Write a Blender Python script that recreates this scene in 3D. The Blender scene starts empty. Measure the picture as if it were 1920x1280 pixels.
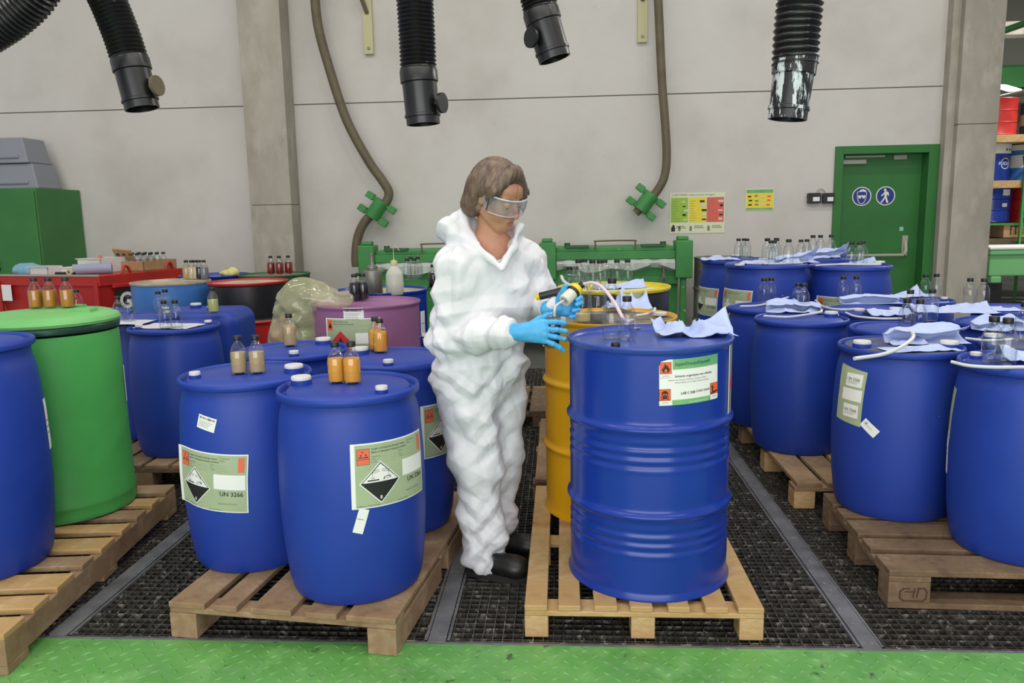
import bpy, bmesh, math, random
import numpy as np
from mathutils import Vector, Matrix
from mathutils.geometry import tessellate_polygon

# ------------------------------------------------------------------ camera, world, lights, exposure
scene = bpy.context.scene
C = scene.collection
PI = math.pi
CAM_H, CAM_F, CAM_P, CAM_R, CAM_Y = 1.4154, 1460.3, .1575, -.0191, .064
cF = Vector((-math.sin(CAM_Y)*math.cos(CAM_P), math.cos(CAM_Y)*math.cos(CAM_P), -math.sin(CAM_P)))
_r = Vector((math.cos(CAM_Y), math.sin(CAM_Y), 0)); _u = _r.cross(cF)
cR = _r*math.cos(CAM_R) + _u*math.sin(CAM_R); cU = -_r*math.sin(CAM_R) + _u*math.cos(CAM_R)
cam = bpy.data.objects.new('camera', bpy.data.cameras.new('camera')); C.objects.link(cam)
cam.matrix_world = Matrix(((cR.x, cU.x, -cF.x, 0), (cR.y, cU.y, -cF.y, 0), (cR.z, cU.z, -cF.z, CAM_H), (0, 0, 0, 1)))
cam.data.sensor_width = 36; cam.data.lens = CAM_F/1920*36; cam.data.clip_start = .05; cam.data.clip_end = 100
scene.camera = cam

def at(px, py, z=None, Y=None):
    """the point of the hall on the level z (or in the upright plane Y) seen at a pixel of the 1920 x 1280 photo"""
    d = cF + cR*((px-960)/CAM_F) - cU*((py-640)/CAM_F)
    t = (z-CAM_H)/d.z if z is not None else Y/d.y
    return Vector((0, 0, CAM_H)) + d*t

scene.view_settings.view_transform = 'Standard'; scene.view_settings.look = 'None'
scene.view_settings.gamma = 1; scene.view_settings.use_curve_mapping = False
scene.view_settings.exposure = 0.0
scene.cycles.use_denoising = True
scene.cycles.max_bounces = 10; scene.cycles.transparent_max_bounces = 24
scene.cycles.sample_clamp_indirect = 6
w = bpy.data.worlds.new('hall_air'); scene.world = w; w.use_nodes = True
w.node_tree.nodes['Background'].inputs[0].default_value = (.93, .96, 1, 1)
w.node_tree.nodes['Background'].inputs[1].default_value = .5

def area(x, y, z, sx, sy, power, col=(1, .97, .92), aim=None):
    l = bpy.data.lights.new('hall_lamp_or_fill', 'AREA'); l.shape = 'RECTANGLE'; l.size = sx; l.size_y = sy; l.energy = power; l.color = col
    o = bpy.data.objects.new('hall_lamp_or_fill', l); C.objects.link(o); o.location = (x, y, z)
    if aim: o.rotation_euler = (Vector(aim)-o.location).to_track_quat('-Z', 'Y').to_euler()
for x in (-5.4, -3.2, -1.0, 1.2, 3.4, 5.6):
    for y in (-2.4, .2, 2.8, 5.4):
        area(x, y, 6.3, 1.3, .16, 34)
area(-.4, -5.2, 1.9, 9, 3.4, 410, (.98, .985, 1), aim=(.1, 4, .8))   # added frontal fill behind the camera, standing in for daylight from an imagined gate
area(9, 12, 6.0, 1.3, .3, 260); area(7.5, 9.5, 6.0, 1.3, .3, 260)

# ------------------------------------------------------------------ helpers
def lin(h):
    h = h.lstrip('#'); v = [int(h[i:i+2], 16)/255 for i in (0, 2, 4)]
    return tuple(c/12.92 if c <= .04045 else ((c+.055)/1.055)**2.4 for c in v) + (1,)
def mat(name, col, rough=.5, metal=0.0, var=None, bump=None, spots=None, spec=.5, alpha=1, trans=0, emit=None, stretch=(1, 1, 1), sheen=0):
    """var=(scale, colour2, contrast); spots=(scale, threshold, colour, soft); bump=(scale, strength, distance)"""
    m = bpy.data.materials.new(name); m.use_nodes = True; nt = m.node_tree; b = nt.nodes['Principled BSDF']
    c = lin(col) if isinstance(col, str) else tuple(col)+(1,)
    b.inputs['Base Color'].default_value = c; b.inputs['Roughness'].default_value = rough; b.inputs['Metallic'].default_value = metal
    b.inputs['Specular IOR Level'].default_value = spec; b.inputs['Alpha'].default_value = alpha; b.inputs['Transmission Weight'].default_value = trans
    m.diffuse_color = c
    if emit: b.inputs['Emission Color'].default_value = lin(emit[0]); b.inputs['Emission Strength'].default_value = emit[1]
    if var or bump or spots:
        tc = nt.nodes.new('ShaderNodeTexCoord'); mp = nt.nodes.new('ShaderNodeMapping'); mp.inputs['Scale'].default_value = stretch
        nt.links.new(tc.outputs['Object'], mp.inputs[0])
        def noise(scale, detail=6, rg=.6):
            n = nt.nodes.new('ShaderNodeTexNoise'); n.inputs['Scale'].default_value = scale; n.inputs['Detail'].default_value = detail; n.inputs['Roughness'].default_value = rg
            nt.links.new(mp.outputs[0], n.inputs['Vector']); return n.outputs['Fac']
        def ramp(fac, a, bb):
            r = nt.nodes.new('ShaderNodeMapRange'); r.inputs[1].default_value = a; r.inputs[2].default_value = bb; nt.links.new(fac, r.inputs[0]); return r.outputs[0]
        def mix(fac, a, bcol):
            x = nt.nodes.new('ShaderNodeMix'); x.data_type = 'RGBA'; nt.links.new(fac, x.inputs[0])
            if isinstance(a, tuple): x.inputs[6].default_value = a
            else: nt.links.new(a, x.inputs[6])
            x.inputs[7].default_value = bcol; return x.outputs[2]
        cur = c
        if var:
            for (s, c2, lo, hi) in (var if isinstance(var, list) else [var]):
                cur = mix(ramp(noise(s), lo, hi), cur, lin(c2))
        if spots:
            for (s, thr, c2, soft) in (spots if isinstance(spots, list) else [spots]):
                cur = mix(ramp(noise(s, 4, .7), thr, thr+soft), cur, lin(c2))
        if not isinstance(cur, tuple): nt.links.new(cur, b.inputs['Base Color'])
        if bump:
            bp = nt.nodes.new('ShaderNodeBump'); bp.inputs['Strength'].default_value = bump[1]; bp.inputs['Distance'].default_value = bump[2] if len(bump) > 2 else .01
            nt.links.new(noise(bump[0]), bp.inputs['Height']); nt.links.new(bp.outputs[0], b.inputs['Normal'])
    return m
def thin_glass(name, tint=(.97, .985, .98), edge=(.76, .80, .81), rough=.015, ior=1.5, body=None, amount=0):
    """thin clear wall: looks straight through, mirrors at grazing angles; body adds a milky share"""
    m = bpy.data.materials.new(name); m.use_nodes = True; nt = m.node_tree; nt.nodes.remove(nt.nodes['Principled BSDF'])
    out = nt.nodes['Material Output']
    fl = nt.nodes.new('ShaderNodeLayerWeight'); fl.inputs[0].default_value = .5
    pw = nt.nodes.new('ShaderNodeMath'); pw.operation = 'POWER'; nt.links.new(fl.outputs['Facing'], pw.inputs[0]); pw.inputs[1].default_value = 2.6
    fr = nt.nodes.new('ShaderNodeMapRange'); fr.inputs[3].default_value = .06; fr.inputs[4].default_value = .75; nt.links.new(pw.outputs[0], fr.inputs[0])
    lw = nt.nodes.new('ShaderNodeLayerWeight'); lw.inputs[0].default_value = .28
    mx = nt.nodes.new('ShaderNodeMix'); mx.data_type = 'RGBA'; nt.links.new(lw.outputs['Facing'], mx.inputs[0])
    mx.inputs[6].default_value = tint+(1,); mx.inputs[7].default_value = edge+(1,)
    tr = nt.nodes.new('ShaderNodeBsdfTransparent'); nt.links.new(mx.outputs[2], tr.inputs[0])
    gl = nt.nodes.new('ShaderNodeBsdfGlossy'); gl.inputs['Roughness'].default_value = rough
    ms = nt.nodes.new('ShaderNodeMixShader'); nt.links.new(fr.outputs[0], ms.inputs[0]); nt.links.new(tr.outputs[0], ms.inputs[1]); nt.links.new(gl.outputs[0], ms.inputs[2])
    res = ms.outputs[0]
    if body:
        df = nt.nodes.new('ShaderNodeBsdfDiffuse'); df.inputs[0].default_value = lin(body)
        m2 = nt.nodes.new('ShaderNodeMixShader'); m2.inputs[0].default_value = amount; nt.links.new(res, m2.inputs[1]); nt.links.new(df.outputs[0], m2.inputs[2]); res = m2.outputs[0]
    nt.links.new(res, out.inputs[0]); return m

class MB:
    """collects faces, then links them as one mesh object"""
    def __init__(s): s.v = []; s.f = []; s.m = []
    def add(s, vs, fs, mi=0):
        o = len(s.v); s.v += [tuple(v) for v in vs]; s.f += [tuple(i+o for i in f) for f in fs]; s.m += [mi]*len(fs); return s
    def box(s, x0, y0, z0, x1, y1, z1, mi=0, M=None):
        vs = [Vector((x, y, z)) for z in (z0, z1) for y in (y0, y1) for x in (x0, x1)]
        if M: vs = [M @ v for v in vs]
        return s.add(vs, [(0, 2, 3, 1), (4, 5, 7, 6), (0, 1, 5, 4), (2, 6, 7, 3), (0, 4, 6, 2), (1, 3, 7, 5)], mi)
    def lathe(s, prof, n=40, mi=0, M=None, mis=None):
        vs = []; fs = []; rings = []; ms = []
        for (r, z) in prof:
            if r < 1e-6: rings.append([len(vs)]); vs.append(Vector((0, 0, z)))
            else:
                rings.append(list(range(len(vs), len(vs)+n)))
                vs += [Vector((r*math.cos(2*PI*i/n), r*math.sin(2*PI*i/n), z)) for i in range(n)]
        for k, (a, b) in enumerate(zip(rings[:-1], rings[1:])):
            for i in range(n):
                j = (i+1) % n
                if len(a) == 1 and len(b) == 1: continue
                if len(a) == 1: fs.append((a[0], b[i], b[j])[::-1])
                elif len(b) == 1: fs.append((a[i], a[j], b[0]))
                else: fs.append((a[i], a[j], b[j], b[i]))
                ms.append(mis[k] if mis else mi)
        if M: vs = [M @ v for v in vs]
        o = len(s.v); s.v += [tuple(v) for v in vs]; s.f += [tuple(i+o for i in f) for f in fs]; s.m += ms; return s
    def cyl(s, a, b, r, n=16, mi=0, r2=None):
        a = Vector(a); b = Vector(b); d = b-a; q = d.to_track_quat('Z', 'Y').to_matrix().to_4x4(); M = Matrix.Translation(a) @ q; L = d.length; r2 = r if r2 is None else r2
        return s.lathe([(0, 0), (r, 0), (r2, L), (0, L)], n, mi, M)
    def sweep(s, pts, rad, n=12, mi=0, caps=True):
        """tube along points; rad is a number or one radius per point"""
        pts = [Vector(p) for p in pts]; N = len(pts); rs = rad if isinstance(rad, (list, tuple)) else [rad]*N
        T = [(pts[min(i+1, N-1)]-pts[max(i-1, 0)]).normalized() for i in range(N)]
        up = Vector((0, 0, 1)) if abs(T[0].z) < .9 else Vector((1, 0, 0)); X = T[0].cross(up).normalized(); vs = []; fs = []
        for i in range(N):
            X = (X-T[i]*X.dot(T[i])).normalized(); Yv = T[i].cross(X)
            vs += [pts[i]+(X*math.cos(2*PI*k/n)+Yv*math.sin(2*PI*k/n))*rs[i] for k in range(n)]
        for i in range(N-1):
            for k in range(n): j = (k+1) % n; fs.append((i*n+k, i*n+j, (i+1)*n+j, (i+1)*n+k))
        if caps: fs.append(tuple(range(n))[::-1]); fs.append(tuple((N-1)*n+k for k in range(n)))
        return s.add(vs, fs, mi)
    def build(s, name, mats, parent=None, smooth=True, loc=None, rot=None, bevel=0, angle=35):
        me = bpy.data.meshes.new(name); me.from_pydata(s.v, [], s.f)
        for m in (mats if isinstance(mats, (list, tuple)) else [mats]): me.materials.append(m)
        me.polygons.foreach_set('material_index', s.m)
        return link(name, me, parent, smooth, loc, rot, bevel, angle)
def link(name, me, parent=None, smooth=True, loc=None, rot=None, bevel=0, angle=35):
    if smooth:
        me.polygons.foreach_set('use_smooth', [True]*len(me.polygons))
        me.set_sharp_from_angle(angle=math.radians(angle))
    o = bpy.data.objects.new(name, me); C.objects.link(o)
    if parent: o.parent = parent
    if loc is not None: o.location = loc
    if rot is not None: o.rotation_euler = rot if isinstance(rot, (tuple, list)) else (0, 0, rot)
    if bevel:
        b = o.modifiers.new('edge', 'BEVEL'); b.width = bevel; b.segments = 2; b.limit_method = 'ANGLE'; b.angle_limit = math.radians(40)
    return o
def tag(o, label, cat, group=None):
    o['label'] = label; o['category'] = cat
    if group: o['group'] = group
    return o
def struct(o): o['kind'] = 'structure'; return o
def empty(name, loc, rz=0, label=None, cat=None, group=None):
    o = bpy.data.objects.new(name, None); C.objects.link(o); o.location = loc; o.rotation_euler = (0, 0, rz); o.empty_display_size = .05
    if label: tag(o, label, cat, group)
    return o
def catmull(P, k=8):
    P = [Vector(p) for p in P]; P = [P[0]*2-P[1]]+P+[P[-1]*2-P[-2]]; out = []
    for i in range(1, len(P)-2):
        for j in range(k):
            t = j/k; a, b, c, d = P[i-1:i+3]
            out.append(.5*((2*b)+(c-a)*t+(2*a-5*b+4*c-d)*t*t+(3*b-a-3*c+d)*t**3))
    return out+[P[-2]]

# numpy noise
def vnoise(P, seed=0):
    P = np.asarray(P, np.float64); I = np.floor(P).astype(np.int64); F = P-I; F = F*F*(3-2*F); r = 0
    for dx in (0, 1):
        for dy in (0, 1):
            for dz in (0, 1):
                h = ((I[:, 0]+dx)*73856093) ^ ((I[:, 1]+dy)*19349663) ^ ((I[:, 2]+dz)*83492791) ^ (seed*2654435+12345)
                h = (h*2654435761) & 0xffffffff; h = ((h >> 13) ^ h)*1274126177 & 0xffffffff; h = (h ^ (h >> 16)) & 0xffff
                wt = (F[:, 0] if dx else 1-F[:, 0])*(F[:, 1] if dy else 1-F[:, 1])*(F[:, 2] if dz else 1-F[:, 2]); r = r+wt*h/65535
    return r
def ridge(P, seed=0): return 1-np.abs(2*vnoise(P, seed)-1)

# ------------------------------------------------------------------ signed distance modelling (bodies, gloves, bags)
def cone(a, b, r1, r2=None):
    a = np.array(a, np.float32); b = np.array(b, np.float32); r2 = r1 if r2 is None else r2
    def f(P):
        ba = b-a; t = np.clip(((P-a)@ba)/max(ba@ba, 1e-9), 0, 1); return np.linalg.norm(P-a-t[:, None]*ba, axis=1)-(r1+(r2-r1)*t)
    R = max(r1, r2); return f, np.minimum(a, b)-R, np.maximum(a, b)+R
def ell(c, r, M=None):
    c = np.array(c, np.float32); r = np.array(r, np.float32); A = np.eye(3, dtype=np.float32) if M is None else np.array(M, np.float32)
    def f(P):
        q = (P-c)@A; k0 = np.linalg.norm(q/r, axis=1); k1 = np.linalg.norm(q/(r*r), axis=1); return k0*(k0-1)/np.maximum(k1, 1e-6)
    e = np.abs(A)@r; return f, c-e, c+e
def sdf_mesh(prims, h, pad=.02):
    """prims: list of (op, prim, k); op + adds, - cuts. Returns vertices and quads of the joined skin."""
    adds = [p for p in prims if p[0] == '+']
    lo = np.min([p[1][1] for p in adds], axis=0)-pad; hi = np.max([p[1][2] for p in adds], axis=0)+pad
    n = np.ceil((hi-lo)/h).astype(int)+1; ax = [lo[i]+h*np.arange(n[i]) for i in range(3)]
    D = np.full(n, .2, np.float32)
    for op, (f, l, u), k in prims:
        m = k+4*h; s = [slice(max(0, int((l[i]-m-lo[i])/h)), max(0, int((u[i]+m-lo[i])/h)+2)) for i in range(3)]
        g = np.stack(np.meshgrid(*[ax[i][s[i]] for i in range(3)], indexing='ij'), -1).astype(np.float32)
        if g.size == 0: continue
        d = f(g.reshape(-1, 3)).reshape(g.shape[:3]); o = D[tuple(s)]
        if op == '-': d = -d; hh = np.clip(.5+.5*(d-o)/k, 0, 1); D[tuple(s)] = o+(d-o)*hh+k*hh*(1-hh)
        else: hh = np.clip(.5+.5*(o-d)/k, 0, 1); D[tuple(s)] = o+(d-o)*hh-k*hh*(1-hh)
    return nets(D, lo, h)
def nets(D, lo, h):
    S = D < 0; n = np.array(D.shape)-1
    corners = [(i, j, k) for i in (0, 1) for j in (0, 1) for k in (0, 1)]
    sl = lambda c, A: A[c[0]:c[0]+n[0], c[1]:c[1]+n[1], c[2]:c[2]+n[2]]
    cnt = sum(sl(c, S).astype(np.int8) for c in corners); act = (cnt > 0) & (cnt < 8); idx = np.argwhere(act)
    acc = np.zeros((len(idx), 3)); num = np.zeros(len(idx)); vals = {c: D[idx[:, 0]+c[0], idx[:, 1]+c[1], idx[:, 2]+c[2]] for c in corners}
    for a in corners:
        for axis in range(3):
            if a[axis]: continue
            b = list(a); b[axis] = 1; b = tuple(b); va, vb = vals[a], vals[b]; m = (va < 0) != (vb < 0); t = np.where(m, va/np.where(m, va-vb, 1), 0)
            p = np.tile(np.array(a, float), (len(idx), 1)); p[:, axis] = t; acc[m] += p[m]; num[m] += 1
    V = lo+h*(idx+acc/num[:, None]); ID = -np.ones(act.shape, int); ID[act] = np.arange(len(idx)); Q = []
    for axis in range(3):
        u, v = [(1, 2), (2, 0), (0, 1)][axis]; s0 = [slice(None)]*3; s1 = [slice(None)]*3; s0[axis] = slice(0, -1); s1[axis] = slice(1, None)
        A = S[tuple(s0)]; B = S[tuple(s1)]; e = np.argwhere(A != B); e = e[(e[:, u] > 0) & (e[:, v] > 0) & (e[:, u] < n[u]) & (e[:, v] < n[v])]
        du = np.zeros(3, int); du[u] = 1; dv = np.zeros(3, int); dv[v] = 1
        q = np.stack([ID[tuple((e-x).T)] for x in (du+dv, dv, 0*du, du)], 1); fl = ~A[tuple(e.T)]; q[fl] = q[fl][:, ::-1]; Q.append(q)
    Q = np.concatenate(Q); return V, Q[(Q >= 0).all(1)]
def vnormals(V, Q):
    N = np.zeros_like(V); fn = np.cross(V[Q[:, 2]]-V[Q[:, 0]], V[Q[:, 3]]-V[Q[:, 1]])
    for i in range(4): np.add.at(N, Q[:, i], fn)
    return N/np.maximum(np.linalg.norm(N, axis=1), 1e-9)[:, None]
def relax(V, Q, it=1, lam=.5):
    for _ in range(it):
        A = np.zeros_like(V); c = np.zeros(len(V))
        for i in range(4):
            for j in (1, 3): np.add.at(A, Q[:, i], V[Q[:, (i+j) % 4]]); np.add.at(c, Q[:, i], 1)
        V = V+lam*(A/np.maximum(c, 1)[:, None]-V)
    return V
def mesh_np(name, V, Q, mats, parent=None, loc=None, angle=60):
    me = bpy.data.meshes.new(name); me.from_pydata(V.tolist(), [], Q.tolist())
    for m in (mats if isinstance(mats, (list, tuple)) else [mats]): me.materials.append(m)
    me.polygons.foreach_set('use_smooth', [True]*len(me.polygons))
    o = bpy.data.objects.new(name, me); C.objects.link(o)
    if parent: o.parent = parent
    if loc is not None: o.location = loc
    return o
# ------------------------------------------------------------------ materials
M_wall = mat('painted_concrete', '#c9c4bd', .8, var=[(1.1, '#b8b3ab', .45, .75), (.5, '#d0ccc6', .45, .7)], spots=[(9, .68, '#a09a90', .2)], bump=(60, .15, .004))
M_raw = mat('raw_concrete', '#a9a396', .85, var=[(1.4, '#8d877a', .4, .7), (5, '#b7b1a4', .5, .8)], spots=[(2.2, .6, '#7d7667', .2)], bump=(40, .25, .004), stretch=(1, 1, .55))
M_groove = mat('dark_joint', '#7f7b73', .9)
M_bar = mat('grating_steel', '#5c5952', .36, .35, var=(30, '#403d39', .4, .6), spots=[(26, .56, '#98948a', .06), (9, .72, '#6d3a34', .04)])
M_pit = mat('pit_sludge', '#35332e', .75, var=(14, '#201f1c', .4, .6), spots=[(24, .575, '#8f897e', .06), (11, .72, '#5a2c28', .04), (40, .66, '#c9c4b8', .03)], bump=(30, .5, .02))
M_strip = mat('steel_strip', '#7b7c80', .5, .35, var=(7, '#55565a', .4, .75), spots=(30, .62, '#aba58f', .08))
M_plate = mat('green_floor_paint', '#5f9b4c', .4, var=[(2.5, '#528c43', .4, .65), (9, '#78ad63', .5, .75), (30, '#6c9660', .5, .75)], spots=[(13, .62, '#3c4a36', .07), (5, .62, '#8a9a7c', .14), (31, .66, '#4b5a44', .06), (17, .74, '#22335f', .02)], bump=(25, .2, .004))
M_slab = mat('hall_floor', '#5b5b58', .6, var=(1.5, '#4a4a48', .4, .7))
M_wood_new = mat('fresh_pine', '#c0a174', .65, var=[(7, '#a88450', .42, .62), (2, '#ccb388', .5, .8), (24, '#b4925f', .45, .6)], spots=(10, .74, '#6f4a2b', .05), bump=(40, .15, .003), stretch=(1, 1, 3))
M_wood_mid = mat('used_pine', '#9c8263', .75, var=[(6, '#7d6246', .4, .62), (2, '#ab9376', .5, .8), (26, '#8c7153', .45, .6)], spots=[(11, .71, '#5f3a2b', .06)], bump=(40, .25, .003))
M_wood_old = mat('weathered_pine', '#80694f', .8, var=[(6, '#5b4734', .4, .62), (2, '#94826a', .5, .8), (26, '#6c563f', .45, .6)], spots=[(9, .68, '#41342a', .1)], bump=(40, .35, .003))
M_brand = mat('burnt_mark', '#4a3222', .9)
M_blue = mat('blue_plastic', '#203d9a', .45, var=(2.5, '#1d388f', .4, .7), bump=(120, .06, .002), spec=.36)
M_blue_dirty = mat('blue_plastic_soiled', '#213c96', .5, var=[(2.5, '#1e378c', .4, .7)], spots=[(3.2, .6, '#3a3b50', .22), (25, .76, '#b9bccb', .02)], bump=(120, .06, .002), spec=.35)
M_lid_dirt = mat('dirty_lid', '#4b4a52', .7, var=(5, '#38456f', .4, .6))
M_green = mat('green_plastic', '#4ba552', .45, var=(2.2, '#439749', .4, .7), spec=.4)
M_greenlid = mat('green_lid', '#66ae62', .45, var=(2.5, '#78bb72', .4, .7), spec=.4)
M_band = mat('clamp_band', '#27483b', .35, .5)
M_cap_w = mat('white_cap', '#cfcec9', .45)
M_dblue = mat('blue_enamel', '#173694', .24, var=(2, '#15328a', .4, .7), spec=.45)
M_dblue_top = mat('blue_enamel_worn', '#2b48a0', .3, var=(3, '#3c4f93', .45, .7), spots=(14, .7, '#70707f', .05))
M_yellow = mat('yellow_enamel', '#d9a215', .32, var=(2, '#cf9710', .4, .7), spec=.5)
M_lemon = mat('lemon_enamel', '#d8c327', .35, var=(3, '#a99a2c', .5, .75))
M_black = mat('black_enamel', '#1b1b1c', .35, var=(6, '#2d2c2b', .5, .8))
M_red = mat('red_enamel', '#b3241f', .4, var=(3, '#9a1d1a', .4, .7))
M_purple = mat('purple_enamel', '#90608a', .42, var=[(3, '#80537a', .4, .7)], spots=(6, .68, '#6b4a66', .1))
M_lblue = mat('light_blue_enamel', '#3e76bb', .45, var=(5, '#3468ad', .4, .7))
M_dgreen = mat('dark_green_enamel', '#2e5b37', .5, var=(5, '#264c2e', .4, .7))
M_rust = mat('rusty_steel', '#84857c', .6, .1, var=[(4, '#6b6c63', .4, .7)], spots=[(3.5, .60, '#7a4a2d', .12), (8, .7, '#b9b8b0', .05)])
M_dust = mat('dusty_lid', '#b3a893', .85, var=(8, '#8d8472', .4, .7))
M_dgrey = mat('stained_lid', '#77705f', .6, var=(6, '#5a5548', .4, .7))
M_steel = mat('bare_steel', '#a8a69d', .35, .8)
M_gal = mat('galvanized_can', '#86857c', .45, .7, var=(9, '#6d6b63', .4, .7))
M_paper = mat('white_paper', '#e4e4e0', .7)
M_label = mat('sage_label', '#a2b08d', .6, var=(12, '#9aa886', .4, .7))
M_lgreen = mat('label_green', '#5d9f73', .6, var=(9, '#82b873', .35, .7))
M_orange = mat('label_orange', '#e2622f', .6)
M_salmon = mat('label_salmon', '#dc6a4c', .6)
M_lred = mat('label_red', '#c62f2c', .6)
M_ink = mat('black_ink', '#1c1c1c', .6)
M_grey_ink = mat('grey_ink', '#77796f', .7)
M_wipe = mat('blue_wipe', '#b2bfe4', .85, var=(9, '#a9b6dd', .4, .7), bump=(160, .2, .002))
M_white_cloth = mat('white_wipe', '#bfc0c6', .85, bump=(120, .2, .002))
M_tube = mat('white_tube', '#c9cac9', .4)
M_capblk = mat('black_cap', '#151516', .45)
M_glass = thin_glass('clear_glass')
M_film = thin_glass('clear_film', body='#dfe4dc', amount=.62, rough=.12)
M_bagfilm = thin_glass('yellowish_film', tint=(.96, .96, .88), body='#cfcca6', amount=.3, rough=.12)
M_hdpe = thin_glass('milky_plastic', tint=(.9, .9, .86), body='#cfcfc4', amount=.7, rough=.25)
def liquid(name, c): return mat(name, c, .3, spec=.3)
LQ = dict(amber=liquid('amber_liquid', '#b07420'), tan=liquid('tan_liquid', '#b39a70'), orange=liquid('orange_liquid', '#dd9a30'), pale=liquid('pale_yellow_liquid', '#c3c684'),
          red=liquid('red_liquid', '#7a1a14'), dark=liquid('dark_liquid', '#16131a'), cream=liquid('cream_liquid', '#c9b990'), grey=liquid('grey_liquid', '#77737a'), forest=liquid('dark_green_liquid', '#1b241c'))
M_gpaint = mat('green_paint', '#2c7030', .42, var=(2, '#28662b', .4, .7))
M_gpaint2 = mat('green_bin_paint', '#3d8a44', .5, var=(4, '#347b3b', .4, .7), spots=(8, .68, '#a9b8a2', .05))
M_cab = mat('green_cabinet_paint', '#36783a', .5, var=(2, '#306e34', .4, .7))
M_hose = mat('black_rubber', '#131314', .32, var=(8, '#1d1d1e', .4, .7), spots=(18, .68, '#8a8d8e', .06), spec=.6)
M_hose_paint = mat('paint_splashed_rubber', '#1a1a1b', .35, spots=[(30, .53, '#c7d0d0', .05)], stretch=(1, 1, .22))
M_olive = mat('olive_hose', '#665d45', .6, var=(6, '#574e3a', .4, .7))
M_cream = mat('cream_paint', '#bdb88c', .5)
M_grey_box = mat('grey_plastic', '#8a8d96', .55)
M_card = mat('brown_cardboard', '#b08b63', .8, var=(5, '#9c7850', .4, .7))
M_tray = mat('white_tray', '#cfcfcb', .5)
M_bag_blue = thin_glass('blue_film', tint=(.7, .85, .95), body='#8fc0d8', amount=.6, rough=.2)
M_signblue = mat('sign_blue', '#1f3580', .5)
M_white = mat('sign_white', '#e2e2dd', .5)
M_poster = mat('poster_paper', '#d6dbb8', .6); M_pg = mat('poster_green', '#96bb3a', .6); M_py = mat('poster_yellow', '#e2d033', .6); M_pr = mat('poster_red', '#d8604e', .6)
M_steelbox = mat('closer_grey', '#a9a898', .45, .2)

# ------------------------------------------------------------------ the hall
WY = 8.8; JZ = 2.70
def sbox(name, x0, y0, z0, x1, y1, z1, m, bevel=0): return struct(MB().box(x0, y0, z0, x1, y1, z1).build(name, m, smooth=False, bevel=bevel))
# back wall with the door opening; upper and lower concrete panels meet in a joint
DX0, DX1, DZ = 2.97, 4.03, 2.095
b = MB(); b.box(-9, WY, -.3, DX0, WY+.3, JZ-.006).box(DX0, WY, DZ, DX1, WY+.3, JZ-.006).box(DX1, WY, -.3, 4.5, WY+.3, JZ-.006).box(-9, WY, JZ+.006, 4.5, WY+.3, 8).box(-9, WY+.015, JZ-.01, 4.5, WY+.3, JZ+.01, 1)
struct(b.build('wall_back', [M_wall, M_groove], smooth=False))
sbox('ceiling', -9, -5, 8, 14, 22, 8.2, M_raw)
b = MB().box(-3.40, 8.5, -.3, -2.94, WY, 1.6).box(-3.40, 8.5, 1.606, -2.94, WY, 8).box(-3.385, 8.515, 1.5, -2.955, WY, 1.7, 1); struct(b.build('trim_1', [M_raw, M_groove], smooth=False, bevel=.006))
b = MB().box(4.045, 8.68, -.3, 4.13, WY+.3, 8).box(4.125, 8.60, -.3, 4.53, WY+.5, 2.28).box(4.125, 8.60, 2.286, 4.53, WY+.5, 8).box(4.14, 8.612, 2.2, 4.52, WY+.48, 2.4, 1); struct(b.build('trim_2', [M_raw, M_groove], smooth=False, bevel=.006))

# floor: green chequer plate, steel grating over a pit, concrete behind
GY0, GY1 = 2.42, 7.25
b = MB(); b.box(-6, -3, -.04, 6, GY0, 0)
rnd = random.Random(3); y = 1.62; row = 0
while y < GY0-.02:
    x = -2.3+(row % 2)*.032
    while x < 2.3:
        a = (PI/4 if ((int(round((x+5)/.064))+row) % 2) else -PI/4); ca, sa = math.cos(a), math.sin(a); L, Wd, Hh = .017, .0055, .0028
        pts = [(-L, 0, 0), (0, -Wd, 0), (L, 0, 0), (0, Wd, 0), (0, 0, Hh), (-L*.55, 0, Hh*.8), (L*.55, 0, Hh*.8)]
        b.add([(x+p*ca-q*sa, y+p*sa+q*ca, r_) for p, q, r_ in pts], [(0, 1, 5), (1, 4, 5), (1, 6, 4), (1, 2, 6), (2, 3, 6), (3, 4, 6), (3, 5, 4), (3, 0, 5)])
        x += .064
    y += .032; row += 1
struct(b.build('floor', M_plate, smooth=False))
b = MB(); XS = [-4.5, -3.12, -1.768, -.431, 1.007, 2.42, 3.85]; YS = [GY0+.012, 5.1, GY1]
for X0, X1 in zip(XS[:-1], XS[1:]):
    x = X0+.05
    while x < X1-.045: b.box(x-.0016, YS[0], -.032, x+.0016, YS[-1], 0); x += .0345
y = YS[0]+.02
while y < GY1:
    b.box(XS[0], y-.0016, -.026, XS[-1], y+.0016, -.0015); y += .0345
for y in YS: b.box(XS[0], y-.004, -.034, XS[-1], y+.004, .001)
struct(b.build('floor_grating', M_bar, smooth=False))
sbox('floor_pit', -4.6, GY0, -.34, 4, GY1, -.062, M_pit)
for i, x in enumerate(XS[1:-1]): struct(MB().box(x-.03, GY0+.004, -.03, x+.03, GY1, .004).box(x-.043, GY0+.006, -.03, x-.034, GY1, .001).box(x+.034, GY0+.006, -.03, x+.043, GY1, .001).build('trim_%d' % (i+3), M_strip, smooth=False))
sbox('trim_8', -4.6, GY0-.006, -.3, 4, GY0+.006, .001, M_strip)
b = MB().box(-9, GY1+.004, -.3, 14, 22, 0).box(4, GY0, -.3, 14, GY1+.004, 0).box(-9, GY0, -.3, -4.6, GY1+.004, 0); struct(b.build('floor_concrete', M_slab, smooth=False))

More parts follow.
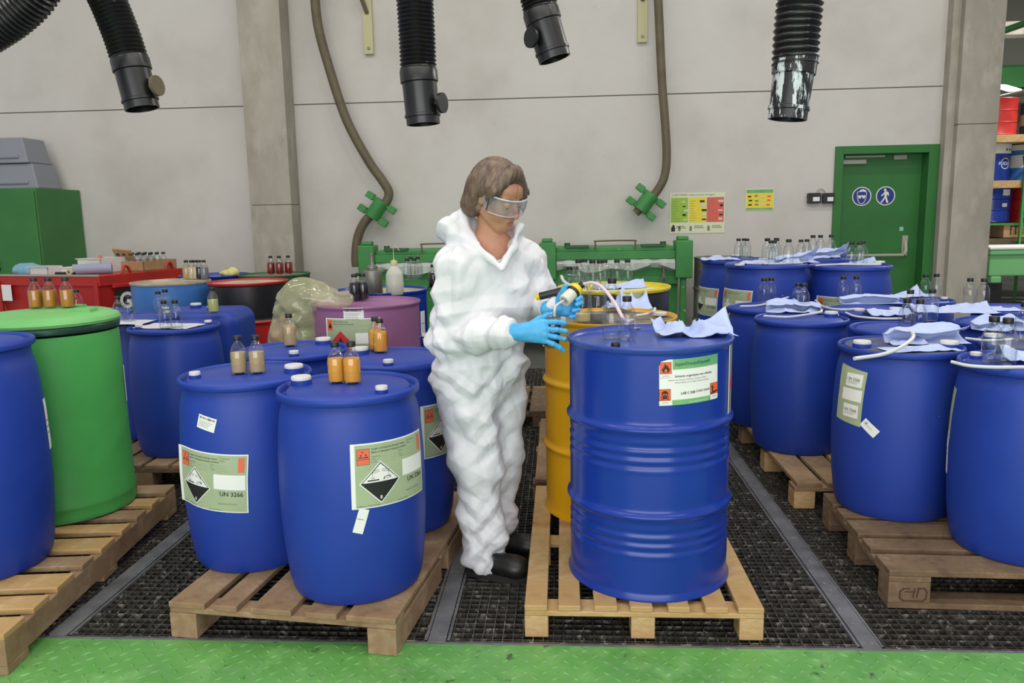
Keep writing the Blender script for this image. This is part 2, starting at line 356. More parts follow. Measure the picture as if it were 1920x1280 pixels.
# door with frame, leaf, closer, push bar and two round signs
d = struct(empty('door_1', (DX0, WY, 0)))
W_ = DX1-DX0
MB().box(-.01, -.03, 0, .075, .22, DZ+.01).box(W_-.095, -.03, 0, W_+.01, .22, DZ+.01).box(.075, -.03, DZ-.075, W_-.095, .22, DZ+.01).build('door_frame', M_gpaint, d, smooth=False, bevel=.004)
MB().box(.075, .14, 0, W_-.095, .19, DZ-.075).build('door_leaf', M_gpaint, d, smooth=False)
MB().box(.09, .085, DZ-.175, .36, .14, DZ-.125).build('door_closer', M_steelbox, d, bevel=.006)
MB().box(.14, .105, DZ-.105, .56, .125, DZ-.085).build('closer_arm', M_steelbox, d)
MB().box(.66, .12, DZ-.135, .80, .14, DZ-.085).build('contact_box', M_steelbox, d, bevel=.004)
b = MB(); b.sweep([(.14, .07, .93), (.80, .07, .93)], .017, 10); b.cyl((.14, .14, .93), (.14, .07, .93), .018, 10).sweep([(.80, .07, .93), (.835, .10, .97), (.835, .12, 1.08)], .021, 10); b.box(.80, .12, .92, .86, .14, 1.14)
b.build('push_bar', M_steelbox, d)
MB().box(.77, .136, 1.19, .81, .14, 1.235).build('door_sticker', mat('sticker_teal', '#8fc1b4', .5), d)
def disc(b, cx, cz, r, y, mi, n=40): b.add([(cx+r*math.cos(2*PI*i/n), y, cz+r*math.sin(2*PI*i/n)) for i in range(n)], [tuple(range(n))], mi)
def poly(b, pts, y, mi):
    v = [Vector((p[0], p[1], 0)) for p in pts]; b.add([(p[0], y, p[1]) for p in pts], [tuple(t) for t in tessellate_polygon([v])], mi)
def line(b, pts, wd, y, mi):
    for (x0, z0), (x1, z1) in zip(pts[:-1], pts[1:]):
        dx, dz = x1-x0, z1-z0; L = math.hypot(dx, dz) or 1; nx, nz = -dz/L*wd/2, dx/L*wd/2; ex, ez = dx/L*wd*.3, dz/L*wd*.3
        b.add([(x0-ex+nx, y, z0-ez+nz), (x0-ex-nx, y, z0-ez-nz), (x1+ex-nx, y, z1+ez-nz), (x1+ex+nx, y, z1+ez+nz)], [(0, 1, 2, 3)], mi)
SR = .103
def sign(cx, cz, kind):
    b = MB().cyl((cx, .14, cz), (cx, .137, cz), SR, 40, 0); disc(b, cx, cz, SR*.9, .1365, 1)
    P = lambda pts: [(cx+x*SR, cz+z*SR) for x, z in pts]
    if kind == 'walk':
        disc(b, cx-.08*SR, cz+.62*SR, SR*.14, .136, 0)
        poly(b, P([(-.1, .46), (.12, .48), (.3, .36), (.36, .02), (.24, 0), (.2, .2), (.14, .1), (.12, -.1), (.3, -.62), (.34, -.72), (.12, -.74), (-.02, -.24), (-.28, -.62), (-.38, -.74), (-.52, -.68), (-.34, -.46), (-.1, -.06), (-.12, .2), (-.3, .02), (-.44, -.02), (-.46, .08), (-.3, .2)]), .136, 0)
    else:
        line(b, P([(-.44, .5), (-.5, .2), (-.44, -.2), (-.3, -.6), (-.08, -.78), (.08, -.78), (.3, -.6), (.44, -.2), (.5, .2), (.46, .5)]), SR*.07, .136, 0)
        poly(b, P([(-.46, .42), (-.3, .5), (-.2, .66), (.1, .76), (.34, .68), (.48, .5), (.3, .44), (.1, .52), (-.1, .46), (-.25, .48)]), .136, 0)
        poly(b, P([(-.5, .1), (.5, .1), (.5, -.06), (.36, -.04), (.32, -.22), (.1, -.22), (.04, -.04), (-.04, -.04), (-.1, -.22), (-.32, -.22), (-.36, -.04), (-.5, -.06)]), .136, 0)
    return b.build('safety_sign', [M_white, M_signblue], d, smooth=False)
sign(.345, 1.575, 'goggles'); sign(.60, 1.575, 'walk')

# ------------------------------------------------------------------ pallets
def pallet(name, loc, rz, label, mats, deck, under, blocks, skids=(), group='pallets on the grating', mark=None):
    e = empty(name, loc, rz, label, 'pallet', group); r = random.Random(len(label))
    for nm, L in (('deck_board', deck), ('cross_board', under), ('block', blocks), ('skid_board', skids)):
        for (x0, y0, z0, x1, y1, z1) in L:
            cx, cy = (x0+x1)/2, (y0+y1)/2
            o = MB().box(x0-cx, y0-cy, 0, x1-cx, y1-cy, z1-z0).build(nm, mats[r.randrange(len(mats))], e, smooth=False, bevel=.003, loc=(cx, cy, z0))
    if mark: mark(e)
    return e
# new pallet under the enamelled drums: seven long boards
dk = [(a-.4, 0, .095, c-.4, 1.2, .115) for a, c in ((0, .077), (.115, .19), (.236, .314), (.357, .432), (.483, .555), (.607, .682), (.715, .8))]
pallet('wooden_pallet', (.267, 2.467, 0), -.002, 'new pale pallet with seven boards under the blue and yellow enamelled drums', [M_wood_new],
       dk, [(-.4, y0, .077, .4, y1, .095) for y0, y1 in ((0, .09), (.555, .645), (1.11, 1.2))], [(x, y, 0, x+.08, y+.09, .077) for x in (-.4, -.04, .32) for y in (0, .555, 1.11)])
# worn reddish pallet under the four blue barrels
dk = [(a-.41, 0, .11, c-.41, 1.2, .13) for a, c in ((0, .135), (.168, .255), (.306, .453), (.504, .615), (.648, .82))]
PF = pallet('wooden_pallet', (-.955, 2.385, 0), math.radians(-7), 'worn reddish pallet with five broad boards under the four grouped blue barrels', [M_wood_mid],
       dk, [(-.41, y0, .09, .41, y1, .11) for y0, y1 in ((.005, .09), (.55, .65), (1.11, 1.195))], [(x, y, 0, x+.10, y+.55, .09) for x in (-.41, .31) for y in (0, .65)])
# long pallet with cross boards at the edge of the picture
dk = [(-1.0, y, .118, .0, y+wd, .14) for y, wd in ((0, .12), (.17, .1), (.32, .12), (.50, .09), (.65, .12), (.83, .09), (.98, .1), (1.14, .09), (1.30, .12))]
pallet('wooden_pallet', (-1.775, 2.19, 0), math.radians(6), 'pale pallet with nine cross boards under the green drum', [M_wood_new, M_wood_mid],
       dk, [(-.045, 0, .03, 0, 1.42, .118), (-.6, 0, .03, -.55, 1.42, .118), (-1.0, 0, .03, -.955, 1.42, .118)], [(x, y, 0, x+.09, y+.12, .03) for x in (-.09, -.6, -1) for y in (0, .65, 1.3)])
# weathered pallet with the branded block
dk = [(0, y, .122, 1.2, y+wd, .144) for y, wd in ((0, .145), (.19, .1), (.33, .145), (.51, .1), (.655, .145))]
def brand(e):
    b = MB(); P = lambda pts: [(.085+x*.045, .055+z*.03) for x, z in pts]
    line(b, P([(-.3, .75), (-.75, .72), (-1, .4), (-1, -.5), (-.75, -.8), (.75, -.8), (1, -.5), (1.05, .4), (.85, .8), (.35, .8)]), .005, -.0015, 0)
    line(b, P([(-.6, .35), (.0, .35)]), .005, -.0015, 0); line(b, P([(.12, .75), (0, -.35)]), .005, -.0015, 0); line(b, P([(.4, .75), (.28, -.35)]), .005, -.0015, 0)
    b.build('burnt_mark', M_brand, e, smooth=False)
pallet('wooden_pallet', (1.165, 2.70, 0), math.radians(-2), 'weathered brown pallet with a burnt oval mark on its corner block', [M_wood_old],
       dk, [(x, 0, .1, x+.145, .8, .122) for x in (0, .53, 1.055)], [(x, y, .022, x+.145, y+.1, .1) for x in (0, .53, 1.055) for y in (0, .35, .7)], [(0, y, 0, 1.2, y+.1, .022) for y in (0, .35, .7)], mark=brand)
# pallets further back
def pallet_x(loc, rz, label, mats, w, l, n, h=.13):
    wd = w/n; dk = [(k*wd+.012, 0, h-.022, (k+1)*wd-.012, l, h) for k in range(n)]
    return pallet('wooden_pallet', loc, rz, label, mats, dk, [(0, y, h-.044, w, y+.1, h-.022) for y in (0, l/2-.05, l-.1)], [(x, y, 0, x+.1, y+.1, h-.044) for x in (0, w/2-.05, w-.1) for y in (0, l/2-.05, l-.1)])
pallet_x((1.115, 3.67, 0), 0, 'sandy pallet under the barrels between the new pallet and the weathered pallet', [M_wood_mid, M_wood_new], .86, 1.2, 6)
pallet_x((-2.72, 3.93, 0), 0, 'old brown pallet behind the green drum under two blue barrels', [M_wood_old, M_wood_mid], .9, 1.0, 6)
pallet_x((-.15, 3.76, 0), 0, 'old pallet under the lemon topped drum behind the yellow drum', [M_wood_old, M_wood_mid], .8, 1.2, 6, .115)
# ------------------------------------------------------------------ flat print wrapped round a drum
_tc = {}
def text_poly(s, bold=0.0):
    k = (s, bold)
    if k not in _tc:
        cu = bpy.data.curves.new('print', 'FONT'); cu.body = s; cu.size = 1; cu.resolution_u = 3; cu.offset = bold
        o = bpy.data.objects.new('print', cu); C.objects.link(o); me = o.to_mesh()
        _tc[k] = ([tuple(v.co[:2]) for v in me.vertices], [tuple(p.vertices) for p in me.polygons]); o.to_mesh_clear(); bpy.data.objects.remove(o); bpy.data.curves.remove(cu)
    return _tc[k]
class Print:
    """flat shapes in metres on layers; wrap() lays them on a round wall"""
    def __init__(s): s.v = []; s.f = []; s.m = []; s.l = 0
    def shape(s, pts, faces, mi, ly): o = len(s.v); s.v += [(p[0], p[1], ly) for p in pts]; s.f += [tuple(i+o for i in f) for f in faces]; s.m += [mi]*len(faces)
    def rect(s, x0, y0, x1, y1, mi, ly): s.shape([(x0, y0), (x1, y0), (x1, y1), (x0, y1)], [(0, 1, 2, 3)], mi, ly)
    def poly(s, pts, mi, ly): s.shape(pts, [tuple(t) for t in tessellate_polygon([[Vector((p[0], p[1], 0)) for p in pts]])], mi, ly)
    def disc(s, x, y, r, mi, ly, n=14, ry=None): s.poly([(x+r*math.cos(2*PI*i/n), y+(ry or r)*math.sin(2*PI*i/n)) for i in range(n)], mi, ly)
    def text(s, t, x, y, size, mi, ly, slant=0, bold=0.0, wide=1.0, right=False):
        v, f = text_poly(t, bold)
        if right: x -= max(p[0] for p in v)*size*wide
        s.shape([(x+(p[0]*wide+p[1]*slant)*size, y+p[1]*size) for p in v], f, mi, ly)
    def wrap(s, rad, a0, z0, tilt=0, lift=.0008, curl=None, step=.0005):
        bm = bmesh.new(); vs = [bm.verts.new(p) for p in s.v]; bm.verts.ensure_lookup_table()
        for f, m in zip(s.f, s.m):
            try: q = bm.faces.new([vs[i] for i in f]); q.material_index = m
            except ValueError: pass
        for _ in range(4):
            big = [e for e in bm.edges if e.calc_length() > .022]
            if not big: break
            bmesh.ops.subdivide_edges(bm, edges=big, cuts=1, use_grid_fill=True)
        ct, st = math.cos(tilt), math.sin(tilt)
        for v in bm.verts:
            x, y, ly = v.co; u, t = x*ct-y*st, x*st+y*ct; z = z0+t; R = rad(z) if callable(rad) else rad; a = a0+u/R; R2 = R+lift+ly*step+(curl(x, y) if curl else 0)
            v.co = (R2*math.sin(a), -R2*math.cos(a), z)
        bm.normal_update()
        for f in bm.faces:
            c = f.calc_center_median()
            if f.normal.x*c.x+f.normal.y*c.y < 0: f.normal_flip()
        me = bpy.data.meshes.new('label'); bm.to_mesh(me); bm.free(); return me
LM = [M_paper, M_label, M_salmon, M_ink, M_grey_ink, M_lgreen, M_orange, M_lred]
def stick(parent, name, pr, rad, deg, z, tilt=0, label=None, curl=None, mats=None):
    me = pr.wrap(rad, math.radians(deg), z, math.radians(tilt), curl=curl); me.name = name
    for m in (mats or LM): me.materials.append(m)
    o = link(name, me, parent, smooth=True)
    if label: o['label'] = label
    return o
def un_label():
    """sage label .30 x .215, corrosive diamond and UN 3266"""
    p = Print(); w, h = .306, .218
    p.rect(0, 0, w, h, 0, 0); p.rect(.014, .004, w-.004, h-.005, 1, 1)
    p.rect(.02, .148, .062, .2, 3, 2); p.rect(.0212, .1492, .0608, .1988, 2, 3); p.rect(.0212, .1655, .0608, .1668, 3, 4)
    for x in (.026, .043): p.rect(x, .171, x+.014, .174, 3, 4); p.poly([(x+.003, .181), (x+.008, .176), (x+.01, .182)], 3, 4)
    p.text('Xi', .034, .187, .010, 3, 4)
    p.text('Laugen und basische Reiniger (feste)', .068, .195, .0088, 3, 2); p.text('Bases et détergents basiques (solides)', .068, .184, .0088, 3, 2)
    p.text('Abfallschlüssel', .205, .199, .0065, 4, 2); p.text('060205', .205, .190, .0065, 4, 2)
    for k, t in enumerate(('Abgabedatum', 'Firma', 'Betrieb')): p.text(t, .068, .171-k*.009, .006, 4, 2); p.rect(.068, .1685-k*.009, .16, .1689-k*.009, 4, 2)
    for k, t in enumerate(('Menge', 'Art', 'Produkt')): p.text(t, .168, .175-k*.009, .006, 4, 2); p.rect(.168, .1725-k*.009, .24, .1729-k*.009, 4, 2)
    p.rect(w-.034, .152, w-.012, .205, 2, 2); p.rect(.183, .086, w-.008, .142, 0, 2)
    cx, cy, r = .098, .084, .072
    D = lambda q: [(cx, cy-q), (cx+q, cy), (cx, cy+q), (cx-q, cy)]
    p.poly(D(r), 0, 2); p.poly(D(r*.93), 3, 3); p.poly([(cx-r*.86, cy+.002), (cx+r*.86, cy+.002), (cx, cy+r*.87)], 0, 4)
    p.text('8', cx-.004, cy-r*.78, .016, 0, 4, bold=.02)
    p.rect(cx-.045, cy+.007, cx-.006, cy+.011, 3, 5); p.poly([(cx+.008, cy+.008), (cx+.038, cy+.011), (cx+.03, cy+.018), (cx+.012, cy+.016)], 3, 5); p.poly([(cx+.012, cy+.0095), (cx+.034, cy+.0122), (cx+.028, cy+.016), (cx+.014, cy+.0145)], 0, 6)
    for sgn in (-1, 1):
        a = (cx+sgn*.004, cy+.038); q = (cx+sgn*.028, cy+.034); e = .0012
        for dz in (0, .006): p.poly([(a[0], a[1]+dz), (q[0], q[1]+dz), (q[0], q[1]+dz-e), (a[0], a[1]+dz-e)], 3, 5)
        p.rect(q[0]-.0006, q[1]-.01, q[0]+.0006, q[1]+.006, 3, 5)
        for k in (-1, 0, 1): p.poly([(q[0]+k*.006, q[1]-.013), (q[0]+k*.006+.0012, q[1]-.013), (q[0]+k*.003+.0012, q[1]-.021), (q[0]+k*.003, q[1]-.021)], 3, 5)
    p.text('UN 3266', .205, .062, .0225, 3, 2, bold=.012); p.text('SuperDrecksKëscht', .198, .03, .0085, 4, 2)
    p.text('Tel. 488 216-1   L-7703 Colmar-Berg', .016, .0065, .0052, 3, 2); p.text('Zone industrielle Piret', .16, .0065, .0052, 3, 2)
    return p
def solvent_label():
    """white and green label .22 x .151 with three orange hazard squares"""
    p = Print(); w, h = .226, .152
    p.poly([(0, 0), (w, 0), (w, h), (.03, h), (.008, h-.006), (.002, h-.02)], 0, 0)
    p.rect(.046, h-.034, w, h, 5, 1); p.rect(.043, .0, w-.036, .017, 5, 1)
    p.text('SuperDrecksKëscht®', .052, h-.022, .0158, 3, 2, slant=.22, wide=.95)
    p.text('Solvants organiques non chlorés', .052, .092, .0108, 3, 2, bold=.01)
    p.text('Solvant usé, Essence, Acétone, Toluène, Xylène,', .030, .081, .0072, 4, 2); p.text('Alcool, Ether, pur ou dilué, Solvant résiduel', .052, .072, .0072, 4, 2)
    p.text('LAB C 508', .072, .034, .0115, 3, 2, bold=.015); p.text('CODE 150475', .126, .036, .0098, 3, 2, bold=.01); p.text('www.superdreckskescht', .10, .005, .0075, 0, 2)
    def square(x, y): p.rect(x, y, x+.038, y+.039, 3, 1); p.rect(x+.001, y+.001, x+.037, y+.038, 6, 2); p.rect(x, y-.012, x+.038, y, 0, 2); p.rect(x+.008, y-.007, x+.03, y-.0055, 4, 3)
    x, y = .004, h-.047; square(x, y); p.rect(x, y-.0125, x+.038, y-.012, 3, 3)
    F = [(.5, .1), (.3, .14), (.18, .3), (.2, .5), (.3, .42), (.28, .62), (.4, .56), (.38, .76), (.5, .92), (.52, .7), (.64, .78), (.62, .58), (.74, .66), (.72, .46), (.82, .5), (.82, .28), (.7, .14)]
    p.poly([(x+a*.038, y+q*.039) for a, q in F], 3, 3); p.poly([(x+a*.038, y+q*.039) for a, q in [(.5, .12), (.36, .2), (.4, .36), (.5, .48), (.6, .36), (.64, .2)]], 6, 4)
    x, y = .0, .016; square(x, y); p.disc(x+.019, y+.023, .0105, 3, 3, 18); p.rect(x+.013, y+.008, x+.025, y+.015, 3, 3)
    p.disc(x+.0148, y+.0215, .0031, 6, 4, 10); p.disc(x+.0232, y+.0215, .0031, 6, 4, 10); p.poly([(x+.0175, y+.0155), (x+.0205, y+.0155), (x+.019, y+.019)], 6, 4)
    for a, q in (((.006, .004), (.032, .013)), ((.006, .013), (.032, .004))):
        dx, dy = q[0]-a[0], q[1]-a[1]; L = math.hypot(dx, dy); nx, ny = -dy/L*.0013, dx/L*.0013; p.poly([(x+a[0]-nx, y+a[1]-ny), (x+q[0]-nx, y+q[1]-ny), (x+q[0]+nx, y+q[1]+ny), (x+a[0]+nx, y+a[1]+ny)], 3, 3)
    x, y = w-.038, .018; square(x, y)
    p.poly([(x+a*.038, y+q*.039) for a, q in [(.05, .08), (.5, .1), (.95, .22), (.9, .34), (.6, .3), (.34, .22), (.34, .5), (.5, .62), (.46, .66), (.32, .58), (.38, .86), (.32, .88), (.27, .62), (.1, .8), (.07, .74), (.22, .52), (.22, .2), (.05, .18)]], 3, 3)
    return p
def flame_label():
    p = Print(); w, h = .30, .21; p.rect(0, 0, w, h, 0, 0); p.rect(.008, .004, w-.004, h-.005, 1, 1)
    p.rect(.014, .145, .044, .2, 6, 2); p.poly([(.029+a*.016, .168+q*.022) for a, q in [(-.5, -.5), (-.6, 0), (-.2, .5), (0, 1), (.3, .4), (.6, .1), (.5, -.5)]], 3, 3)
    p.text('Altöle und Fette flüssig', .05, .19, .009, 3, 2); p.text('Huiles et graisses usées liquides', .05, .178, .009, 3, 2); p.rect(.05, .17, .26, .1705, 4, 2)
    p.rect(w-.032, .15, w-.01, .205, 2, 2); p.rect(.17, .08, w-.006, .135, 0, 2); cx, cy, r = .09, .07, .075
    p.poly([(cx, cy-r), (cx+r, cy), (cx, cy+r), (cx-r, cy)], 7, 2); p.poly([(cx+a*.02, cy+.012+q*.03) for a, q in [(-.5, -.5), (-.8, .1), (-.3, .6), (0, 1.1), (.3, .5), (.8, .2), (.5, -.5)]], 3, 3); p.text('3', cx-.004, cy-r*.8, .016, 0, 3)
    return p
def slip(w, h, lines=4, bar=True, mi=0, big=None):
    p = Print(); p.rect(0, 0, w, h, mi, 0); r = random.Random(int(w*1e4))
    if bar:
        x = w*.08
        while x < w*.9: d = r.choice((.0008, .0014, .002)); p.rect(x, h*.74, x+d, h*.9, 3, 1); x += d+r.choice((.001, .0016, .003))
    if big: p.text(big, w*.1, h*.55, h*.32, 3, 1)
    for k in range(lines): p.rect(w*.08, h*(.56-k*.12), w*(.6+.3*r.random()), h*(.585-k*.12), 4, 1)
    return p
UN = un_label()

# ------------------------------------------------------------------ plastic barrels
def barrel_profile(R, H):
    return [(0, .008*H), (R*.80, .003), (R*.90, .004), (R*.935, .03*H), (R*.965, .08*H), (R*1.005, .2*H), (R*1.033, .36*H), (R*1.042, .52*H), (R*1.03, .68*H), (R*1.008, .79*H), (R*.985, .865*H), (R*.962, .90*H), (R*.942, .92*H), (R*.938, .935*H), (R*.938, H-.032), (R*.985, H-.029), (R*1.0, H-.026), (R*1.003, H-.012), (R*.995, H-.004), (R*.975, H-.001), (R*.955, H-.004), (R*.945, H-.016), (R*.93, H-.024), (R*.90, H-.026), (R*.88, H-.016), (R*.85, H-.008), (R*.5, H-.005), (0, H-.005)]
def rad_of(prof):
    P = [p for p in prof]; top = max(range(len(P)), key=lambda i: P[i][0]*0+P[i][1]); P = P[1:top]
    def f(z):
        for (r0, z0), (r1, z1) in zip(P[:-1], P[1:]):
            if z0 <= z <= z1 and z1 > z0: return r0+(r1-r0)*(z-z0)/(z1-z0)
        return P[-1][0]
    return f
_pc = {}
def shared(key, make):
    if key not in _pc: _pc[key] = make()
    return _pc[key]
def place_mesh(name, me, parent=None, loc=(0, 0, 0), rz=0):
    o = bpy.data.objects.new(name, me); C.objects.link(o); o.location = loc; o.rotation_euler = (0, 0, rz)
    if parent: o.parent = parent
    return o
def cap_mesh(big):
    def mk():
        r, h = (.036, .022) if big else (.021, .016)
        b = MB().lathe([(r*1.02, 0), (r*1.02, h), (r*.97, h+.001)], 28, 0).lathe([(r*.97, h+.001), (r*.99, h+.009), (r*.93, h+.013), (r*.5, h+.0135), (0, h+.0125)], 28, 1)
        o = b.build('bung_cap', [M_blue, M_cap_w]); me = o.data; bpy.data.objects.remove(o); return me
    return shared(('cap', big), mk)
BARRELS = {}
def barrel(key, x, y, zb, label, R=.246, H=.72, rot=0, caps=((200, 1), (-20, 0)), m=None, group='blue plastic barrels', seg=64):
    prof = barrel_profile(R, H); m = m or M_blue
    def mk():
        o = MB().lathe(prof, seg).build('plastic_barrel', m, angle=50); me = o.data; bpy.data.objects.remove(o); return me
    o = place_mesh('plastic_barrel', shared(('barrel', R, H, m.name), mk), None, (x, y, zb), math.radians(rot)); tag(o, label, 'barrel', group)
    for a, big in caps:
        a = math.radians(a); r = R*.74; place_mesh('bung_cap', cap_mesh(big), o, (r*math.cos(a), r*math.sin(a), H-.012))
    BARRELS[key] = o; o['r'] = 0; del o['r']
    return o, rad_of(prof)
ZP = .13
# group of four on the worn pallet
o, rf = barrel('B6', -.748, 2.64, ZP, 'front blue barrel with a corrosive label and two orange bottles', caps=((170, 1), (-38, 0)))
stick(o, 'hazard_label', UN, rf, 13.5, .352, -1); stick(o, 'paper_strip', slip(.034, .085, 1, False), rf, 13, .275, -18)
o, rf = barrel('B5', -1.212, 2.872, ZP, 'blue barrel with a corrosive label wrapped sideways and two tan bottles', caps=((8, 1), (205, 0)))
stick(o, 'hazard_label', UN, rf, -52, .268, -4, curl=lambda x, y: .012*max(0, (.05-x)/.05)**2); stick(o, 'paper_slip', slip(.076, .05), rf, -23.5, .565, -14)
o, rf = barrel('B7', -1.215, 3.42, ZP, 'blue barrel with a single tan bottle behind the tan bottle pair', caps=((-70, 0), (60, 1)))
o, rf = barrel('B8', -.715, 3.2, ZP, 'blue barrel beside the white coverall with two orange bottles standing on it', caps=((-82, 0), (150, 1)))
stick(o, 'hazard_label', UN, rf, 36, .33, -1)
# by the green drum
o, rf = barrel('B1', -2.25, 2.70, .14, 'tall dark blue barrel cut off by the picture edge in front of the green drum', R=.272, H=.865, caps=((120, 1), (-200, 0)))
p = Print(); p.text('A.S', 0, 0, .05, 0, 0); me = p.wrap(100, 0, 0)
stick(o, 'paper_slip', slip(.05, .2, 3, False), rf, 112, .42, 0)
t = MB(); v, f = text_poly('A.S', .02); t.add([(p[0]*.042, p[1]*.042, 0) for p in v], f); t.build('painted_letters', M_white, o, smooth=False, loc=(.02, -.19, .8555))
o, rf = barrel('B2', -2.20, 4.27, ZP, 'blue barrel behind the green drum with white wipes and two clear bottles on its lid', caps=((215, 0), (20, 0)))
barrel('B3', -2.62, 4.62, ZP, 'blue barrel mostly hidden by the green drum with two clear bottles on white paper', H=.73, caps=((40, 0),))
barrel('B0', -3.08, 4.9, 0, 'blue barrel hidden behind the green drum under a lone clear bottle', H=.86, R=.25)
# right hand group
o, rf = barrel('Rh', 1.437, 3.362, .144, 'scuffed blue barrel with a torn sage label and folded wipes on a dusty lid', m=M_blue_dirty, caps=((195, 1), (-25, 1)), H=.712)
MB().lathe([(0, 0), (.215, -.003), (.217, -.006)], 40).build('dusty_lid', M_lid_dirt, o, loc=(0, 0, .7085))
p = Print(); p.poly([(0, 0), (.146, -.012), (.15, .218), (0, .235), (.004, .12)], 1, 0); p.rect(.05, .15, .135, .205, 0, 1); p.rect(.035, .09, .14, .14, 0, 1); p.rect(.05, .02, .13, .075, 0, 1)
for yy in (.175, .045): p.text('UN 3266', .055, yy, .018, 3, 2); p.rect(.058, yy-.006, .12, yy-.0045, 4, 2); p.rect(.058, yy-.012, .11, yy-.0105, 4, 2)
stick(o, 'torn_label', p, rf, -86, .40, 0, 'torn sage label with three white slips'); stick(o, 'paper_slip', slip(.075, .04, 2, False, big='38'), rf, -54, .40, -38)
o, rf = barrel('Ri', 1.735, 2.935, .144, 'clean blue barrel with two big clear bottles and a long white tube on its lid', caps=((150, 0),), H=.716)
stick(o, 'hazard_label', slip(.2, .2, 3, False, 1), rf, -148, .40, 0); stick(o, 'paper_strip', slip(.05, .17, 2, False), rf, -116, .26, 0)
barrel('Rj', 2.03, 3.375, .144, 'blue barrel with a dark soiled lid behind the two big clear bottles', m=M_blue_dirty, caps=((150, 1),), H=.712)
MB().lathe([(0, 0), (.215, -.003), (.217, -.006)], 40).build('dusty_lid', M_lid_dirt, BARRELS['Rj'], loc=(0, 0, .7085))
o, rf = barrel('Rd', 1.31, 4.315, ZP, 'blue barrel on the sandy pallet with crumpled wipes and one white lid', caps=((15, 1),))
o, rf = barrel('Rc', 1.275, 4.845, ZP, 'blue barrel tucked behind the one on the sandy pallet with a rolled wipe', caps=((40, 0),))
stick(o, 'paper_slip', slip(.03, .13, 1, False), rf, -26, .47, -4)
barrel('Re', 1.69, 3.93, ZP, 'blue barrel wedged between the scuffed barrel and the sandy pallet barrel', H=.715, caps=((-45, 0),))
barrel('Rf', 1.80, 4.66, ZP, 'blue barrel carrying two clear bottles and a curved tube ahead of the tall barrels', caps=((-60, 1),))
barrel('Rg', 2.26, 4.06, ZP, 'blue barrel covered by a large spread wipe near the concrete pillar', caps=((-20, 0),))
barrel('Rk', 2.62, 4.62, ZP, 'blue barrel with a bottle pair nearest the concrete pillar', caps=((-20, 0),))
barrel('Rl', 2.26, 5.15, ZP, 'blue barrel behind the large spread wipe holding two clear bottles', caps=((-20, 0),))
barrel('Rm', 2.66, 3.66, ZP, 'blue barrel cut by the picture edge behind the clean blue barrel', caps=((-20, 0),))
o, rf = barrel('Ra', 1.472, 5.727, .13, 'tall blue barrel with a sage hazard label and a row of bottles on wipes', R=.285, H=.93, caps=((-105, 0), (80, 1)))
stick(o, 'hazard_label', UN, rf, -92, .54, -1, curl=lambda x, y: 0)
o, rf = barrel('Ra2', 1.40, 6.32, .13, 'tall blue barrel behind the labelled tall barrel next to the rusty drum', R=.285, H=.93, caps=((80, 1),))
stick(o, 'hazard_label', UN, rf, -100, .5, -1)
o, rf = barrel('Rb', 2.085, 5.786, .13, 'tall blue barrel in front of the green door with white tubes and lids', R=.285, H=.905, caps=((0, 1),))
stick(o, 'hazard_label', UN, rf, -66, .48, -1)
barrel('Rn', 2.06, 6.42, .13, 'tall blue barrel behind with a long wipe close to the green door frame', R=.285, H=.925, caps=((-70, 1),))

# ------------------------------------------------------------------ steel drums
def drum_profile(H=.88, r=.286, hoops=(.295, .6), ribs=True, open_top=False):
    P = [(0, .012), (r*.93, .012), (r*.99, .004), (r+.008, 0), (r+.009, .008), (r, .022)]; zs = list(np.linspace(.03, H-.03, 118))
    for z in zs:
        d = 0
        for h in hoops: d += .0125*math.exp(-((z-h*1)/.0125)**2)
        if ribs:
            for h in hoops:
                for k in range(1, 4): d += -.0042*math.exp(-((z-(h-.026-k*.032))/.009)**2)+.0018*math.exp(-((z-(h-.042-k*.032))/.009)**2)
        P.append((r+d, z))
    return P+[(r, H-.02), (r+.006, H-.014), (r+.0085, H-.004), (r+.006, H), (r+.001, H-.001), (r-.003, H-.016), (r-.012, H-.022), (r*.5, H-.017), (0, H-.016)]
def drum(key, x, y, zb, label, m, mtop=None, H=.865, hoops=None, ribs=True, seg=80, group='steel drums', band=None, rim=None):
    hoops = hoops or (H*.33, H*.665); prof = drum_profile(H, .286, hoops, ribs); n = len(prof)
    mis = [0]*(n-1)
    for k in range(n-9, n-1): mis[k] = 2 if k < n-4 else 1
    if band:
        for k in range(n-9):
            if prof[k][1] < band[1] and prof[k][1] >= band[0]: mis[k] = 3
    def mk():
        o = MB().lathe(prof, seg, mis=mis).build('steel_drum', [m, mtop or m, rim or m, (band or (0, 0, m))[2]], angle=60); me = o.data; bpy.data.objects.remove(o); return me
    o = place_mesh('steel_drum', mk(), None, (x, y, zb)); tag(o, label, 'drum', group); BARRELS[key] = o
    return o, rad_of(prof)
o, rf = drum('S', .3155, 2.789, .115, 'glossy blue steel drum with a solvent label standing alone on fresh pine boards', M_dblue, M_dblue_top, H=.876, hoops=(.298, .598), rim=mat('worn_blue_rim', '#33499c', .3))
stick(o, 'solvent_label', solvent_label(), .2865, .3, .685, 1.5, 'white and green label with orange hazard squares')
stick(o, 'danger_label', (lambda p: (p.rect(0, 0, .2, .27, 0, 0), p.rect(.012, .01, .19, .26, 4, 1), p.poly([(.012, .12), (.09, .05), (.17, .12), (.09, .2)], 7, 2), p)[-1])(Print()), .2865, 63, .6, 0)
b = MB().lathe([(.026, 0), (.036, 0), (.037, .004), (.034, .006), (.028, .006), (.026, .003), (.026, 0)], 28).lathe([(.026, .001), (0, .001)], 28, 1)
q = at(1190, 612, z=.978); bung = b.build('bung_ring', [M_steel, M_ink], o, loc=(q.x-.3155, q.y-2.789, .8575))
